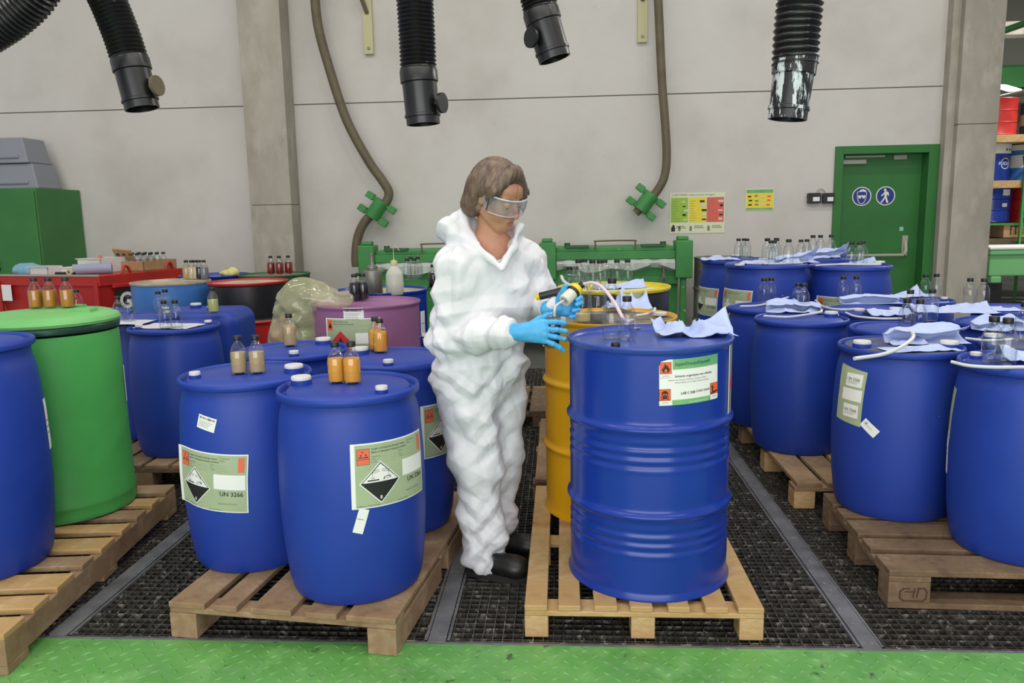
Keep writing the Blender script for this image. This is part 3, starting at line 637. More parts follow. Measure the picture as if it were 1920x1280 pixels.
o, rf = drum('Y', .213, 3.429, .115, 'golden yellow steel drum behind the glossy blue drum', M_yellow, M_dgrey, H=.868, hoops=(.30, .59), ribs=False)
o, rf = drum('YB', .275, 4.085, .115, 'black steel drum with a lemon yellow lid and streaked sides', M_black, M_lemon, H=.94, rim=M_lemon)
b = MB(); r = random.Random(4)
for k in range(16):
    a = math.radians(6+k*4.2); z1 = .78-r.random()*.03; z0 = .62+r.random()*.02; b.sweep([(.2885*math.sin(a), -.2885*math.cos(a), z0), (.2885*math.sin(a), -.2885*math.cos(a), z1)], .0022, 6)
b.build('white_streak', M_paper, o)['kind'] = 'stuff'
stick(o, 'sage_label', slip(.11, .16, 4, False, 1), rf, 3, .77, 0)
drum('YC', .20, 4.78, .115, 'blue steel drum half hidden behind the lemon topped drum', M_dblue, M_dblue_top, H=.872)
o, rf = drum('P', -1.057, 4.156, .115, 'purple steel drum with a flammable liquid label and a grey flask on top', M_purple, M_purple, H=.868)
stick(o, 'flammable_label', flame_label(), rf, -32, .60, 0); stick(o, 'paper_slip', slip(.105, .075), rf, -9.5, .79, 0)
o, rf = drum('Q', -1.133, 4.84, .115, 'blue steel drum with a dusty lid and four clear bottles behind the purple drum', M_dblue, M_dust, H=.872)
stick(o, 'paper_slip', slip(.06, .18, 1, False), rf, 68, .56, 0)
drum('Q2', -.54, 5.25, .115, 'blue steel drum with an orange lid behind the white coverall', M_dblue, mat('orange_lid', '#cf6a2c', .5), H=.86)
drum('K', -2.361, 5.76, .115, 'black steel drum with a red rim and a red base band', M_black, M_dust, H=.868, band=(0, .585, M_red), rim=M_red, ribs=False)
drum('L', -3.02, 5.87, .115, 'light blue steel drum with a sawdust covered lid by the red skip', M_lblue, M_dust, H=.866, rim=M_dust)
drum('D', -2.40, 6.42, .115, 'dark green steel drum carrying three red bottles', M_dgreen, M_dgrey, H=.875)
drum('E', -2.98, 6.56, .115, 'navy steel drum with tan bottles behind the light blue drum', M_dblue, M_dblue_top, H=.866)
drum('R', 1.66, 8.12, .03, 'rusty grey steel drum against the wall beside the tall barrels', M_rust, M_rust, H=.95, ribs=False)
# green open-head drum
gp = [(r_, z_*1.033) for r_, z_ in [(0, .01), (.27, .004), (.288, .008), (.293, .03), (.288, .05), (.292, .06), (.293, .075), (.288, .09), (.286, .3), (.284, .6), (.282, .775), (.279, .79)]]
go = MB().lathe(gp, 72).build('plastic_drum', M_green, None, loc=(-2.285, 3.31, .14)); tag(go, 'bright green plastic drum with a pale green lid and three amber bottles', 'drum')
MB().lathe([(.279, .785), (.287, .79), (.289, .81), (.285, .818), (.279, .82)], 72).build('clamp_band', M_band, go, loc=(0, 0, .037))
MB().lathe([(.279, .818), (.292, .82), (.296, .832), (.288, .846), (.262, .858), (.25, .862), (.12, .868), (0, .869)], 72).box(.13, -.03, .862, .22, .03, .878).box(-.05, .16, .862, .05, .22, .874).build('lid', M_greenlid, go, loc=(0, 0, .037))
stick(go, 'paper_strip', slip(.02, .17, 1, False), .287, 109, .47, 0)
# hidden pallets that carry the back rows
pallet_x((-1.42, 3.84, 0), 0, 'old pallet under the purple drum', [M_wood_old], .8, 1.3, 6, .115)
pallet_x((-.9, 5.16, 0), 0, 'old pallet under the orange lidded drum', [M_wood_old], .8, .8, 6, .115)
pallet_x((-3.35, 5.55, 0), 0, 'old pallet under the light blue and black drums', [M_wood_old], 1.3, 1.3, 8, .115)
pallet_x((1.12, 5.42, 0), 0, 'old pallet under the four tall blue barrels', [M_wood_old], 1.3, 1.3, 8, .13)
pallet_x((2.02, 3.72, 0), 0, 'old pallet under the barrels near the concrete pillar', [M_wood_old], .9, 1.68, 6, .13)
# ------------------------------------------------------------------ sample bottles
BP = [(0, .004), (.018, .003), (.027, .0), (.0305, .003), (.0315, .01), (.0315, .082), (.030, .092), (.0245, .106), (.017, .118), (.0135, .124), (.0125, .128), (.0125, .142)]
def bottle_me(kind):
    def mk():
        o = MB().lathe(BP, 24).build('glass_bottle', M_glass, angle=70); me = o.data; bpy.data.objects.remove(o); return me
    return shared('bottle', mk)
def cap_me():
    def mk():
        pr = [(0, .1325), (.0155, .1325)]; o = MB().lathe(pr+[(.016, .134), (.016, .149), (.0148, .151), (0, .151)], 20).build('screw_cap', M_capblk, angle=40); me = o.data; bpy.data.objects.remove(o); return me
    return shared('cap_black', mk)
def liquid_me(kind, fill):
    def mk():
        P = [(0, .0055), (.018, .0048), (.0295, .008), (.0302, .012)]; top = fill*.142
        for r, z in BP[5:]:
            if z < top: P.append((r-.0013, z))
        k = next(i for i in range(len(BP)) if BP[i][1] > top and i > 4) if top < .14 else len(BP)-1
        (r0, z0), (r1, z1) = BP[k-1], BP[k]; rr = r0+(r1-r0)*(top-z0)/max(z1-z0, 1e-6)-.0013
        P += [(rr, top), (0, top)]
        o = MB().lathe(P, 24).build('liquid', LQ[kind], angle=50); me = o.data; bpy.data.objects.remove(o); return me
    return shared(('liq', kind, fill), mk)
def bottle(px, py, z, label, kind=None, fill=.55, s=1.0, cap=True, group='clear sample bottles', Y=None):
    p = at(px, py, z=z) if Y is None else at(px, py, Y=Y)
    p.y += .012*s
    o = place_mesh('glass_bottle', bottle_me(0), None, (p.x, p.y, z), (px*7.3) % 6.28); o.scale = (s, s, s); tag(o, label, 'bottle', group)
    if cap: place_mesh('screw_cap', cap_me(), o)
    if kind: place_mesh('liquid', liquid_me(kind, fill), o)
    return o
ZB = ZP+.716; ZG = 1.045
G1 = 'amber bottles on the green drum'
bottle(66, 581, ZG, 'amber bottle standing first from the picture edge on the green drum', 'amber', .62, .93, Y=3.42, group=G1)
bottle(93, 581, ZG, 'amber bottle in the middle of three on the green drum', 'amber', .62, .93, Y=3.42, group=G1)
bottle(125, 579, ZG, 'amber bottle closest to the white patch on the green drum lid', 'amber', .62, .93, Y=3.42, group=G1)
bottle(147, 601, .858, 'clear bottle whose black cap peeks up behind the green drum lid', s=1.0, Y=4.84)
bottle(222, 603, .86, 'clear bottle on white paper beside the red skip, outer of its pair', 'grey' if 0 else None, s=.98)
bottle(243, 602, .86, 'clear bottle on white paper nearer the small round blue cap', s=.98)
bottle(298, 590, .86, 'clear half full bottle at the back of the four on white wipes', s=1, Y=4.62)
bottle(311, 588, .86, 'clear bottle with a tall neck at the back beside the light blue drum', s=1.05, Y=4.66)
bottle(309, 615, ZB+.008, 'clear bottle on crumpled white wipes, closer to the green drum', s=1)
bottle(330, 614, ZB+.008, 'clear bottle on crumpled white wipes, closer to the blue canister', s=1)
bottle(399, 586, .86, 'bottle of pale yellow liquid on the blue canister', 'pale', .55, 1.05)
G2 = 'bottles on the far blue drum'
for px, k, lb in ((350, 'tan', 'far bottle with a brown bottom layer beside the red skip'), (360, 'cream', 'far bottle of cream liquid next to the brown layered one'), (368, 'cream', 'far bottle of cream liquid in front of a dark one'), (374, 'dark', 'far bottle of dark liquid among tan bottles'), (383, 'grey', 'far bottle of grey liquid ending the row')):
    bottle(px, 524, .985, lb, k, .68, 1.0, group=G2)
G3 = 'red bottles on the dark green drum'
bottle(508, 514, .992, 'red bottle nearest the black drum on the dark green drum', 'red', .68, 1.0, group=G3); bottle(524, 514, .992, 'red bottle in the middle of three on the dark green drum', 'red', .68, 1.0, group=G3); bottle(541, 513, .992, 'red bottle nearest the concrete column on the dark green drum', 'red', .68, 1.0, group=G3)
G4 = 'murky bottles on the front blue barrels'
bottle(447, 701, ZB, 'tan bottle nearer the small cap on the label-wrapped blue barrel', 'tan', .60, .97, group=G4); bottle(481, 700, ZB, 'tan bottle nearer the large white cap on the label-wrapped blue barrel', 'tan', .60, .97, group=G4)
bottle(630, 718, ZB, 'orange bottle nearer the large white cap on the front blue barrel', 'orange', .64, .97, group=G4); bottle(660, 719, ZB, 'tilted looking orange bottle toward the small cap on the front blue barrel', 'orange', .64, .99, group=G4)
bottle(543, 649, ZB, 'lone tan bottle behind the front pair of barrels', 'tan', .68, 1.0, group=G4)
bottle(704, 657, ZB, 'orange bottle half hidden behind another near the purple drum', 'orange', .66, .98, group=G4); bottle(713, 661, ZB, 'orange bottle closest to the coverall on its blue barrel', 'orange', .66, .98, group=G4)
G5 = 'black bottles on the purple drum'
bottle(665, 563, .972, 'bottle of black liquid at the near rim of the purple drum', 'dark', .72, .98, group=G5); bottle(673, 560, .972, 'bottle of black liquid between two others on the purple drum', 'dark', .72, .98, group=G5); bottle(681, 562, .972, 'bottle of black liquid touching the grey metal can', 'dark', .72, .98, group=G5)
G6 = 'clear bottles behind the purple drum'
for px, py, lb in ((764, 524, 'clear bottle next to the milky wash bottle'), (771, 519, 'clear bottle second from the milky wash bottle'), (777, 523, 'clear bottle third from the milky wash bottle'), (784, 519, 'clear bottle nearest the orange lid')): bottle(px, py, .98, lb, s=1.02, group=G6)
bottle(812, 517, .962, 'bottle of black liquid on the orange lid behind the coverall', 'dark', .7, 1.05, Y=5.12)
G7 = 'clear bottles on the lemon lid'
for px, py, s, lb in ((1085, 530, 1.05, 'clear bottle closest to the coverall on the lemon lid'), (1096, 523, 1.0, 'clear bottle second along the lemon lid, set back'), (1111, 529, 1.03, 'clear bottle third along the lemon lid'), (1125, 529, 1.02, 'clear bottle fourth along the lemon lid'), (1134, 526, .95, 'clear bottle set back beside the fourth on the lemon lid'), (1157, 519, .95, 'clear bottle behind the wipe on the lemon lid'), (1177, 518, .95, 'clear bottle at the raised tip of the wipe on the lemon lid')): bottle(px, py, 1.041, lb, s=s, group=G7, Y={1085: 4.0, 1111: 4.0, 1125: 4.0, 1096: 4.17, 1134: 4.2, 1157: 4.2, 1177: 4.2}.get(px))
for px, py, lb in ((1068, 507, 'far clear bottle nearest the coverall on the half hidden drum'), (1080, 505, 'far clear bottle beside the plastic liner on the half hidden drum')): bottle(px, py, .972, lb, s=1.0, Y=4.64)
bottle(1092, 596, .972, 'open bottle with brown residue behind the gloved hands', 'cream', .22, 1.25, cap=False, Y=3.26); bottle(1120, 596, .975, 'open grey tinted bottle between the gloves and the tall bottle', 'grey', .2, 1.25, cap=False, Y=3.27)
bottle(1148, 596, .972, 'tall capped bottle on the yellow drum behind the two empty ones', s=1.2, Y=3.33)
bottle(1147, 634, .977, 'empty clear bottle nearer the gloves on the glossy blue drum', s=1.05); bottle(1176, 637, .977, 'empty clear bottle nearer the bung hole on the glossy blue drum', s=1.03)
G8 = 'clear bottles on the tall barrels'; ZT = 1.058
for px, Y, s, lb in ((1384, 6.4, 1, 'clear bottle above the rusty drum, first of three'), (1394, 6.42, 1, 'clear bottle above the rusty drum, middle of three'), (1400, 6.36, 1, 'clear bottle above the rusty drum, third of three'),
    (1438, 5.75, 1.12, 'clear bottle first in the bunch on the labelled tall barrel'), (1445, 5.60, 1.05, 'clear bottle at the front of the bunch on the labelled tall barrel'), (1451, 5.62, 1.05, 'clear bottle beside the front one in the bunch'), (1455, 5.78, 1.12, 'clear bottle at the back of the bunch on the labelled tall barrel'), (1478, 5.55, 1.1, 'clear bottle alone in front of the folded wipe on the tall barrel'),
    (1501, 5.9, 1, 'small clear bottle behind the folded wipe on the tall barrel'), (1512, 5.95, 1, 'small clear bottle between the two tall barrels'), (1523, 6.42, 1.1, 'clear bottle first on the far tall barrel by the door'), (1537, 6.42, 1.1, 'clear bottle second on the far tall barrel by the door'), (1557, 6.45, 1.1, 'clear bottle against the green door frame'),
    (1596, 5.80, 1.05, 'clear bottle apart from the pair in front of the green door'), (1611, 5.74, 1.05, 'clear bottle front of the pair before the green door'), (1617, 5.82, 1.08, 'clear bottle back of the pair before the green door')):
    p = at(px, 480, Y=Y); o = place_mesh('glass_bottle', bottle_me(0), None, (p.x, p.y, ZT if Y > 6 or px < 1515 else 1.031), px % 6); o.scale = (s*1.05,)*3; tag(o, lb, 'bottle', G8); place_mesh('screw_cap', cap_me(), o)
for px, py, lb in ((1433, 556, 'clear bottle behind the rolled wipe, first of its pair'), (1446, 554, 'clear bottle behind the rolled wipe, second of its pair'), (1496, 583, 'clear bottle holding a little water beside the crumpled wipe'), (1507, 584, 'clear bottle beside the hooked white tube'),
    (1581, 566, 'clear bottle with a paper scrap inside near the tall barrel'), (1605, 566, 'clear bottle next to the one with a paper scrap'), (1700, 625, 'clear bottle above the folded wipes, nearer the tall barrels'), (1724, 628, 'clear bottle above the folded wipes, nearer the picture edge'), (1706, 603, 'clear bottle set behind the pair above the folded wipes'), (1747, 601, 'clear bottle standing before the large spread wipe'),
    (1735, 562, 'clear bottle behind the large wipe against the green door'), (1755, 561, 'clear bottle behind the large wipe against the door edge'), (1818, 573, 'clear bottle in front of the concrete pillar base'), (1844, 574, 'clear bottle behind the raised corner of the large wipe')):
    bottle(px, py, ZB+.002, lb, s=1.08, Y={1433: 4.97, 1446: 5.0}.get(px))
bottle(1862, 680, .86, 'big clear bottle on the clean blue barrel, nearer the scuffed barrel', s=1.12); bottle(1888, 684, .86, 'big clear bottle on the clean blue barrel with a paper scrap in front', s=1.12)
bottle(1921, 640, .86, 'clear bottle cut by the picture edge', s=1.1)
q = at(1155, 654, z=.975); tag(MB().lathe([(0, 0), (.0155, 0), (.016, .002), (.016, .017), (.0148, .019), (0, .019)], 24).build('screw_cap', M_capblk, None, loc=(q.x, q.y+.02, .975)), 'loose black screw cap at the front rim of the glossy blue drum', 'cap')

# ------------------------------------------------------------------ wipes, tubes, loose lids
def wipe(cx, cy, z, w, l, rot, label, seed=0, amp=.03, m=None, lifts=(), n=34, freq=3.9, group='pale blue wipes', fold=0):
    u = np.linspace(-.5, .5, n); U, Vv = np.meshgrid(u, u, indexing='ij'); U = U.ravel(); Vv = Vv.ravel()
    P = np.stack([U*w*freq*4+seed*7.1, Vv*l*freq*4+3.3, np.zeros_like(U)+seed], 1)
    hgt = amp*(.55*ridge(P, seed)**2+.45*vnoise(P*.6+5, seed+1)) - amp*.28
    edge = np.clip(np.minimum(.5-np.abs(U), .5-np.abs(Vv))*6, 0, 1); hgt = np.maximum(hgt, 0)*(.35+.65*edge)
    for (iu, iv, hh) in lifts:
        d = np.sqrt((U-iu*.5)**2+(Vv-iv*.5)**2); hgt = hgt+hh*np.clip(1-d/.55, 0, 1)**2
    X = U*w+.012*(vnoise(P*.8+11, seed+3)-.5); Yy = Vv*l+.012*(vnoise(P*.8+17, seed+4)-.5)
    if fold:   # fold the sheet over itself
        k = Vv > 0; Yy = np.where(k, -Yy*.9+.015, Yy); hgt = np.where(k, hgt+.022+.02*np.sin((U+.5)*PI)*1+.012*np.clip(1-Vv*4, 0, 1), hgt)
    c, s = math.cos(rot), math.sin(rot); V = np.stack([cx+X*c-Yy*s, cy+X*s+Yy*c, z+hgt+.002], 1)
    idx = np.arange(n*n).reshape(n, n); Q = np.stack([idx[:-1, :-1], idx[1:, :-1], idx[1:, 1:], idx[:-1, 1:]], -1).reshape(-1, 4)
    V -= np.array([cx, cy, z]); o = mesh_np('paper_wipe', V, Q, m or M_wipe, None, (cx, cy, z)); tag(o, label, 'wipe', group)
    md = o.modifiers.new('thickness', 'SOLIDIFY'); md.thickness = .0012; return o
def wipe_px(px, py, z, *a, **k): p = at(px, py, z=z); return wipe(p.x, p.y, z, *a, **k)
wipe_px(1300, 626, .975, .29, .18, .05, 'crumpled pale wipe on the glossy blue drum with one tall corner', 3, .10, lifts=((1, 1, .075), (-1, 1, .05)), freq=4.6)
wipe(at(1160, 522, Y=4.12).x, 4.12, 1.041, .27, .16, .1, 'pale wipe on the lemon lid with its end turned up', 5, .035, lifts=((1, 0, .045),))
wipe_px(1175, 578, .975, .22, .13, .2, 'curled pale wipe standing on the yellow drum', 8, .07, lifts=((0, 1, .09), (1, .4, .07)))
wipe_px(1440, 553, ZB, .24, .12, -.5, 'rolled pale wipe beside a white tube behind the sandy pallet barrel', 11, .05, lifts=((-1, .6, .06),), fold=1)
wipe_px(1487, 584, ZB, .30, .17, -.25, 'crumpled pale wipe sprawled over the sandy pallet barrel', 12, .05, lifts=((-1, .5, .03),), fold=1)
wipe_px(1630, 568, ZB, .36, .13, -.03, 'flat folded pale wipe under the two clear bottles', 13, .03, fold=1)
wipe_px(1665, 590, ZB, .24, .12, .05, 'wavy pale wipe next to a flat white lid', 14, .05, lifts=((-1, 0, .03), (1, .5, .03)))
wipe_px(1700, 556, ZB, .32, .18, .35, 'pale wipe rising to a peak below the green door', 15, .04, lifts=((1, 1, .07),))
wipe_px(1785, 583, ZB, .42, .24, -.12, 'large spread pale wipe hanging toward the picture edge', 16, .045, lifts=((1, .8, .05), (-1, .6, .03)))
wipe_px(1865, 580, ZB, .26, .16, -.2, 'small pale wipe trailing off the large spread one', 17, .03)
wipe_px(1727, 640, ZB+.008, .33, .19, .12, 'thickly folded pale wipe on the dusty scuffed barrel', 18, .045, lifts=((-1, 1, .045), (1, 1, .05), (1, 0, .03)), fold=1)
wipe_px(1725, 655, ZB+.006, .3, .12, .1, 'lower pale wipe peeping out under the thickly folded one', 19, .025)
wipe_px(1870, 618, ZB+.006, .26, .15, .1, 'pale wipe on the soiled lid behind the big bottles', 20, .05, fold=1)
wipe_px(1915, 672, .865, .18, .14, .1, 'pale wipe behind the big clear bottles at the picture edge', 21, .05, lifts=((-1, 0, .05),))
for k, (px, Y, zt, w_, rot, lb, lf) in enumerate(((1440, 5.72, 1.062, .42, -.05, 'pale wipe draped across the labelled tall barrel', ((1, 0, .06),)), (1350, 6.25, 1.062, .3, .1, 'pale wipe lying toward the rusty drum', ((0, 1, .03),)), (1490, 5.74, 1.062, .3, .2, 'stiff folded pale wipe behind the lone bottle', ((1, 1, .11),)), (1545, 6.3, 1.06, .34, .15, 'long rolled pale wipe by the door frame', ((1, 1, .1), (1, -1, .08))), (1600, 5.85, 1.035, .3, .1, 'pale wipe under the bottles before the green door', ((1, 0, .05),)))):
    p = at(px, 480, Y=Y); wipe(p.x, p.y, zt-.004, w_, .17, rot, lb, 30+k, .045, lifts=lf, fold=1 if k in (2, 3) else 0)
wipe_px(318, 612, ZB, .34, .19, -.15, 'white crumpled wipe under two clear bottles behind the green drum', 41, .02, m=M_white_cloth, group='white wipes'); wipe_px(232, 605, .855, .3, .2, .1, 'white paper under two clear bottles beside the red skip', 42, .015, m=M_white_cloth, group='white wipes')
def tube(pts, label, r=.006, m=None, group='white plastic tubes'):
    P = catmull(pts, 8); c = P[len(P)//2].copy(); o = MB().sweep([p-c for p in P], r, 10).build('plastic_tube', m or M_tube, None, loc=c); tag(o, label, 'tube', group); return o
T = lambda L, z: [at(x, y, z=z+dz) for x, y, dz in L]
tube(T([(1602, 672, .008), (1655, 664, .01), (1690, 650, .03), (1712, 632, .05), (1705, 620, .055), (1680, 618, .05)], ZB+.006), 'white tube looping over the folded wipe on the scuffed barrel', .0075)
tube(T([(1784, 678, .012), (1815, 685, .008), (1860, 688, .008), (1925, 688, .008)], .86), 'long white tube across the clean blue barrel')
tube(T([(1388, 574, .012), (1425, 572, .01), (1460, 562, .014), (1478, 557, .01)], ZB), 'white tube under the rolled wipe')
tube(T([(1432, 592, .01), (1475, 594, .01), (1510, 590, .012), (1540, 584, .02), (1533, 577, .02), (1515, 580, .012)], ZB), 'hooked white tube under the crumpled wipe')
tube(T([(1529, 563, .012), (1545, 575, .01), (1575, 580, .01), (1610, 579, .01)], ZB), 'curved white tube ending at a flat lid')
tube(T([(1586, 586, .012), (1605, 593, .008), (1650, 597, .008), (1690, 597, .008)], ZB), 'white tube skirting the wavy wipe')
tube(T([(1810, 634, .012), (1850, 638, .01), (1900, 636, .01)], ZB), 'short white tube on the soiled lid')
tube(T([(1190, 592, .01), (1215, 588, .012), (1226, 583, .03), (1228, 578, .03)], .975), 'white tube reaching a white lid on the yellow drum')
tube([(lambda p: Vector((p.x, p.y, 1.047)))(at(x, 530, Y=y)) for x, y in ((1078, 3.95), (1120, 3.88), (1180, 3.9), (1226, 3.97))], 'straight white tube along the front of the lemon lid')
tube([(lambda p: Vector((p.x, p.y, 1.047+dz)))(at(x, 520, Y=y)) for x, y, dz in ((1095, 4.06, 0), (1075, 4.1, .004), (1058, 4.12, .03), (1052, 4.14, .06))], 'white tube curling up at the end of the lemon lid', .008)
tube([(lambda p: Vector((p.x, p.y, 1.043)))(at(x, 487, Y=y)) for x, y in ((1530, 5.62), (1570, 5.70), (1620, 5.64), (1650, 5.60))], 'white tube lying across the barrel before the door')
tube([(lambda p: Vector((p.x, p.y, 1.066)))(at(x, 487, Y=y)) for x, y in ((1400, 5.60), (1450, 5.52), (1505, 5.56))], 'white tube along the labelled tall barrel')
def lid(px, py, z, r, label, m=None, h=.012, Y=None): p = at(px, py, z=z) if Y is None else at(px, py, Y=Y); o = MB().lathe([(0, 0), (r, 0), (r*1.02, h*.4), (r*.98, h), (r*.8, h*1.05), (0, h*1.05)], 28).build('loose_lid', m or M_cap_w, None, loc=(p.x, p.y, z)); tag(o, label, 'lid', 'loose lids')
lid(1237, 590, .972, .032, 'white lid on the yellow drum'); lid(1610, 582, ZB, .034, 'flat white lid beside the wavy wipe'); lid(1643, 484, 1.033, .036, 'white lid on the tall barrel nearest the door', Y=5.74); lid(1567, 479, 1.05, .036, 'white lid under the rolled wipe by the door', Y=6.3); lid(1387, 489, 1.055, .034, 'white lid on the labelled tall barrel', Y=5.56); lid(1562, 592, ZB, .03, 'white lid on the sandy pallet barrel rim')
p = at(1235, 611, z=.975); o = MB().lathe([(0, 0), (.032, 0), (.033, .003), (.030, .005), (.030, .016), (.031, .020), (.025, .021), (.023, .017), (0, .017)], 32).build('bung_plug', M_steel, None, loc=(p.x, p.y, .975)); tag(o, 'removed metal bung plug beside the bung hole', 'plug')

# ------------------------------------------------------------------ vessels on the purple drum, bag, canister
p = at(700, 552, z=.972); o = MB().lathe([(0, 0), (.056, 0), (.058, .004), (.058, .135), (.055, .145), (.03, .15), (.028, .155), (.034, .158), (.034, .172), (.026, .175), (.012, .178), (.010, .182), (.009, .235), (.012, .237), (.012, .25), (.006, .25), (0, .25)], 36).build('metal_can', M_gal, None, loc=(p.x, p.y, .972)); tag(o, 'grey metal can with a thin spout on the purple drum', 'can')
p = at(741, 552, z=.972); o = MB().lathe([(0, 0), (.05, 0), (.053, .005), (.053, .075), (.052, .08), (.052, .115), (.046, .135), (.026, .165), (.018, .175), (.018, .18)], 36).build('wash_bottle', M_hdpe, None, loc=(p.x, p.y, .972)); tag(o, 'milky wash bottle with a cream cap and bent nozzle', 'bottle')
MB().lathe([(.02, .178), (.0205, .2), (.018, .204), (.006, .206), (.005, .212), (0, .212)], 24).build('screw_cap', M_cream, o); MB().sweep(catmull([(0, 0, .21), (.0, 0, .26), (.004, 0, .29), (.02, 0, .285), (.035, 0, .262)], 6), .0022, 8).build('nozzle', M_cream, o)
MB().lathe([(0, .006), (.049, .006), (.0505, .07), (0, .07)], 30).build('liquid', liquid('clear_water_tint', '#bfc0b6'), o)
p = at(565, 600, Y=4.05)
prims = [('+', ell((0, 0, -.02), (.13, .10, .22)), .05), ('+', ell((.10, -.01, .10), (.17, .09, .07)), .05), ('+', ell((-.08, .02, -.12), (.09, .09, .2)), .05)]
V, Q = sdf_mesh(prims, .012); N = vnormals(V, Q); V += N*((.045*(ridge(V*9, 5)-.5)+.03*(ridge(V*np.array([19., 17, 23]), 8)-.5)+.04*(vnoise(V*6, 6)-.5))[:, None])
o = mesh_np('plastic_bag', V, Q, M_bagfilm, None, (p.x, p.y+.02, .90)); tag(o, 'yellowish clear plastic bag slumped against the purple drum', 'bag')
e = empty('blue_canister', (at(381, 594, Y=5.0).x, 5.0, .12), .1, 'large blue plastic canister with rounded shoulders and a white cap', 'canister')
V, Q = sdf_mesh([('+', (lambda c, hs, r: (lambda P: np.linalg.norm(np.maximum(np.abs(P-c)-(hs-r), 0), axis=1)-r, c-hs, c+hs))(np.array([0, 0, .37], np.float32), np.array([.29, .24, .37], np.float32), .085), .02)], .018)
mesh_np('body', V, Q, M_blue, e)
for dx, dy, big in ((-.06, .05, 1), (.08, -.08, 0), (-.2, -.1, 0)): place_mesh('bung_cap', cap_mesh(big), e, (dx, dy, .737))

# ------------------------------------------------------------------ red skip with its clutter
SZ = 1.0; Bc = at(185, 517, z=SZ); A = Bc+Vector((-1.08, .27, 0))
sk = empty('red_skip', (Bc.x, Bc.y, 0), math.atan2(Bc.y-A.y, Bc.x-A.x), 'red steel skip with white lettering behind the green drum', 'skip')
Wd = (Bc-A).length; Ld = .98
b = MB(); b.add([(-Wd+.08, .05, .12), (-.08, .05, .12), (0, 0, .95), (-Wd, 0, .95), (-Wd+.08, Ld-.05, .12), (-.08, Ld-.05, .12), (0, Ld, .95), (-Wd, Ld, .95)], [(0, 1, 2, 3), (1, 5, 6, 2), (5, 4, 7, 6), (4, 0, 3, 7), (0, 4, 5, 1)])
b.box(-Wd-.015, -.015, .91, .015, Ld+.015, SZ); b.box(-Wd, -.03, .2, -Wd+.04, 0, .95); b.box(-.04, -.03, .2, 0, 0, .95); b.box(0, .12, .885, .03, Ld-.1, .92)
b.build('skip_body', M_red, sk, smooth=False, bevel=.006); MB().box(-Wd-.01, -.02, SZ-.005, .01, -.005, SZ+.01).build('rim_strip', M_steelbox, sk, smooth=False)
for y0 in (Ld-.2, .25): MB().sweep(catmull([(0, y0, SZ), (0, y0+.03, SZ+.055), (0, y0+.07, SZ+.055), (0, y0+.1, SZ)], 5), .012, 8).build('lifting_lug', M_red, sk)
MB().box(-Wd+.06, -.034, .78, -Wd+.17, -.031, .92).build('paper_slip', M_paper, sk, smooth=False)
MB().box(.001, .16, .67, .006, .62, .87).build('name_plate', M_ink, sk, smooth=False)
v, f = text_poly('GL', .03); MB().add([(.008, .19+p[0]*.2, .705+p[1]*.19) for p in v], f).build('lettering', M_white, sk, smooth=False)
MB().box(-Wd+.01, .01, .95, -.01, Ld-.01, SZ-.003).build('lid', M_red, sk, smooth=False)
def onskip(x, y, z=SZ): c = sk.rotation_euler.z; return Vector((Bc.x+x*math.cos(c)-y*math.sin(c), Bc.y+x*math.sin(c)+y*math.cos(c), z))
RZ = sk.rotation_euler.z
V, Q = sdf_mesh([('+', ell((0, 0, .03), (.12, .08, .07)), .03), ('+', ell((.13, .0, .02), (.08, .07, .05)), .03)], .01); N = vnormals(V, Q); V += N*(.02*(ridge(V*18, 3)-.5))[:, None]; V[:, 2] = np.maximum(V[:, 2], 0)
o = mesh_np('plastic_bag', V, Q, M_bag_blue, None, onskip(-Wd+.2, .12)); tag(o, 'crumpled light blue plastic bag on the red skip', 'bag')
def tray(x, y, w, l, h, m, label, cat='tray', name='shallow_tray'):
    o = MB().box(-w/2, -l/2, 0, w/2, l/2, .006).box(-w/2, -l/2, 0, -w/2+.006, l/2, h).box(w/2-.006, -l/2, 0, w/2, l/2, h).box(-w/2, -l/2, 0, w/2, -l/2+.006, h).box(-w/2, l/2-.006, 0, w/2, l/2, h).box(-w/2-.012, -l/2-.012, h-.006, w/2+.012, -l/2+.006, h).build(name, m, None, smooth=False, loc=onskip(x, y), rot=RZ); tag(o, label, cat)
tray(-Wd+.42, .12, .2, .16, .075, M_tray, 'small white tray beside the blue bag on the red skip'); tray(-.40, .45, .26, .3, .13, M_tray, 'tall white tub behind the grey roll on the red skip', 'tub', 'plastic_tub'); tray(-.5, .28, .2, .2, .06, M_paper, 'low white box between tray and tub on the red skip')
o = MB().lathe([(.022, -.15), (.045, -.15), (.045, .15), (.022, .15), (.022, -.15)], 28).build('paper_roll', mat('grey_blue_paper', '#8f93a8', .7), None, loc=onskip(-.22, .16, SZ+.047), rot=(PI/2, 0, RZ-.9)); tag(o, 'grey blue paper roll lying on the red skip', 'roll')
o = MB().lathe([(.014, 0), (.026, 0), (.026, .05), (.014, .05), (.014, 0)], 24).build('tape_roll', M_cream, None, loc=onskip(-.33, .06, SZ+.027), rot=(PI/2, 0, RZ)); tag(o, 'cream tape roll at the near edge of the red skip', 'tape')
tag(MB().cyl((0, 0, 0), (.2, .0, 0), .014, 12).build('rubber_rod', M_black, None, loc=onskip(-.5, .04, SZ+.015), rot=RZ), 'black rod lying along the near edge of the red skip', 'rod')
tag(MB().box(-.1, -.01, 0, .1, .01, .1).build('cardboard_sheet', M_card, None, smooth=False, loc=onskip(-.30, .62, SZ+.11), rot=(.5, .1, RZ)), 'brown cardboard piece leaning in the white tub', 'cardboard')
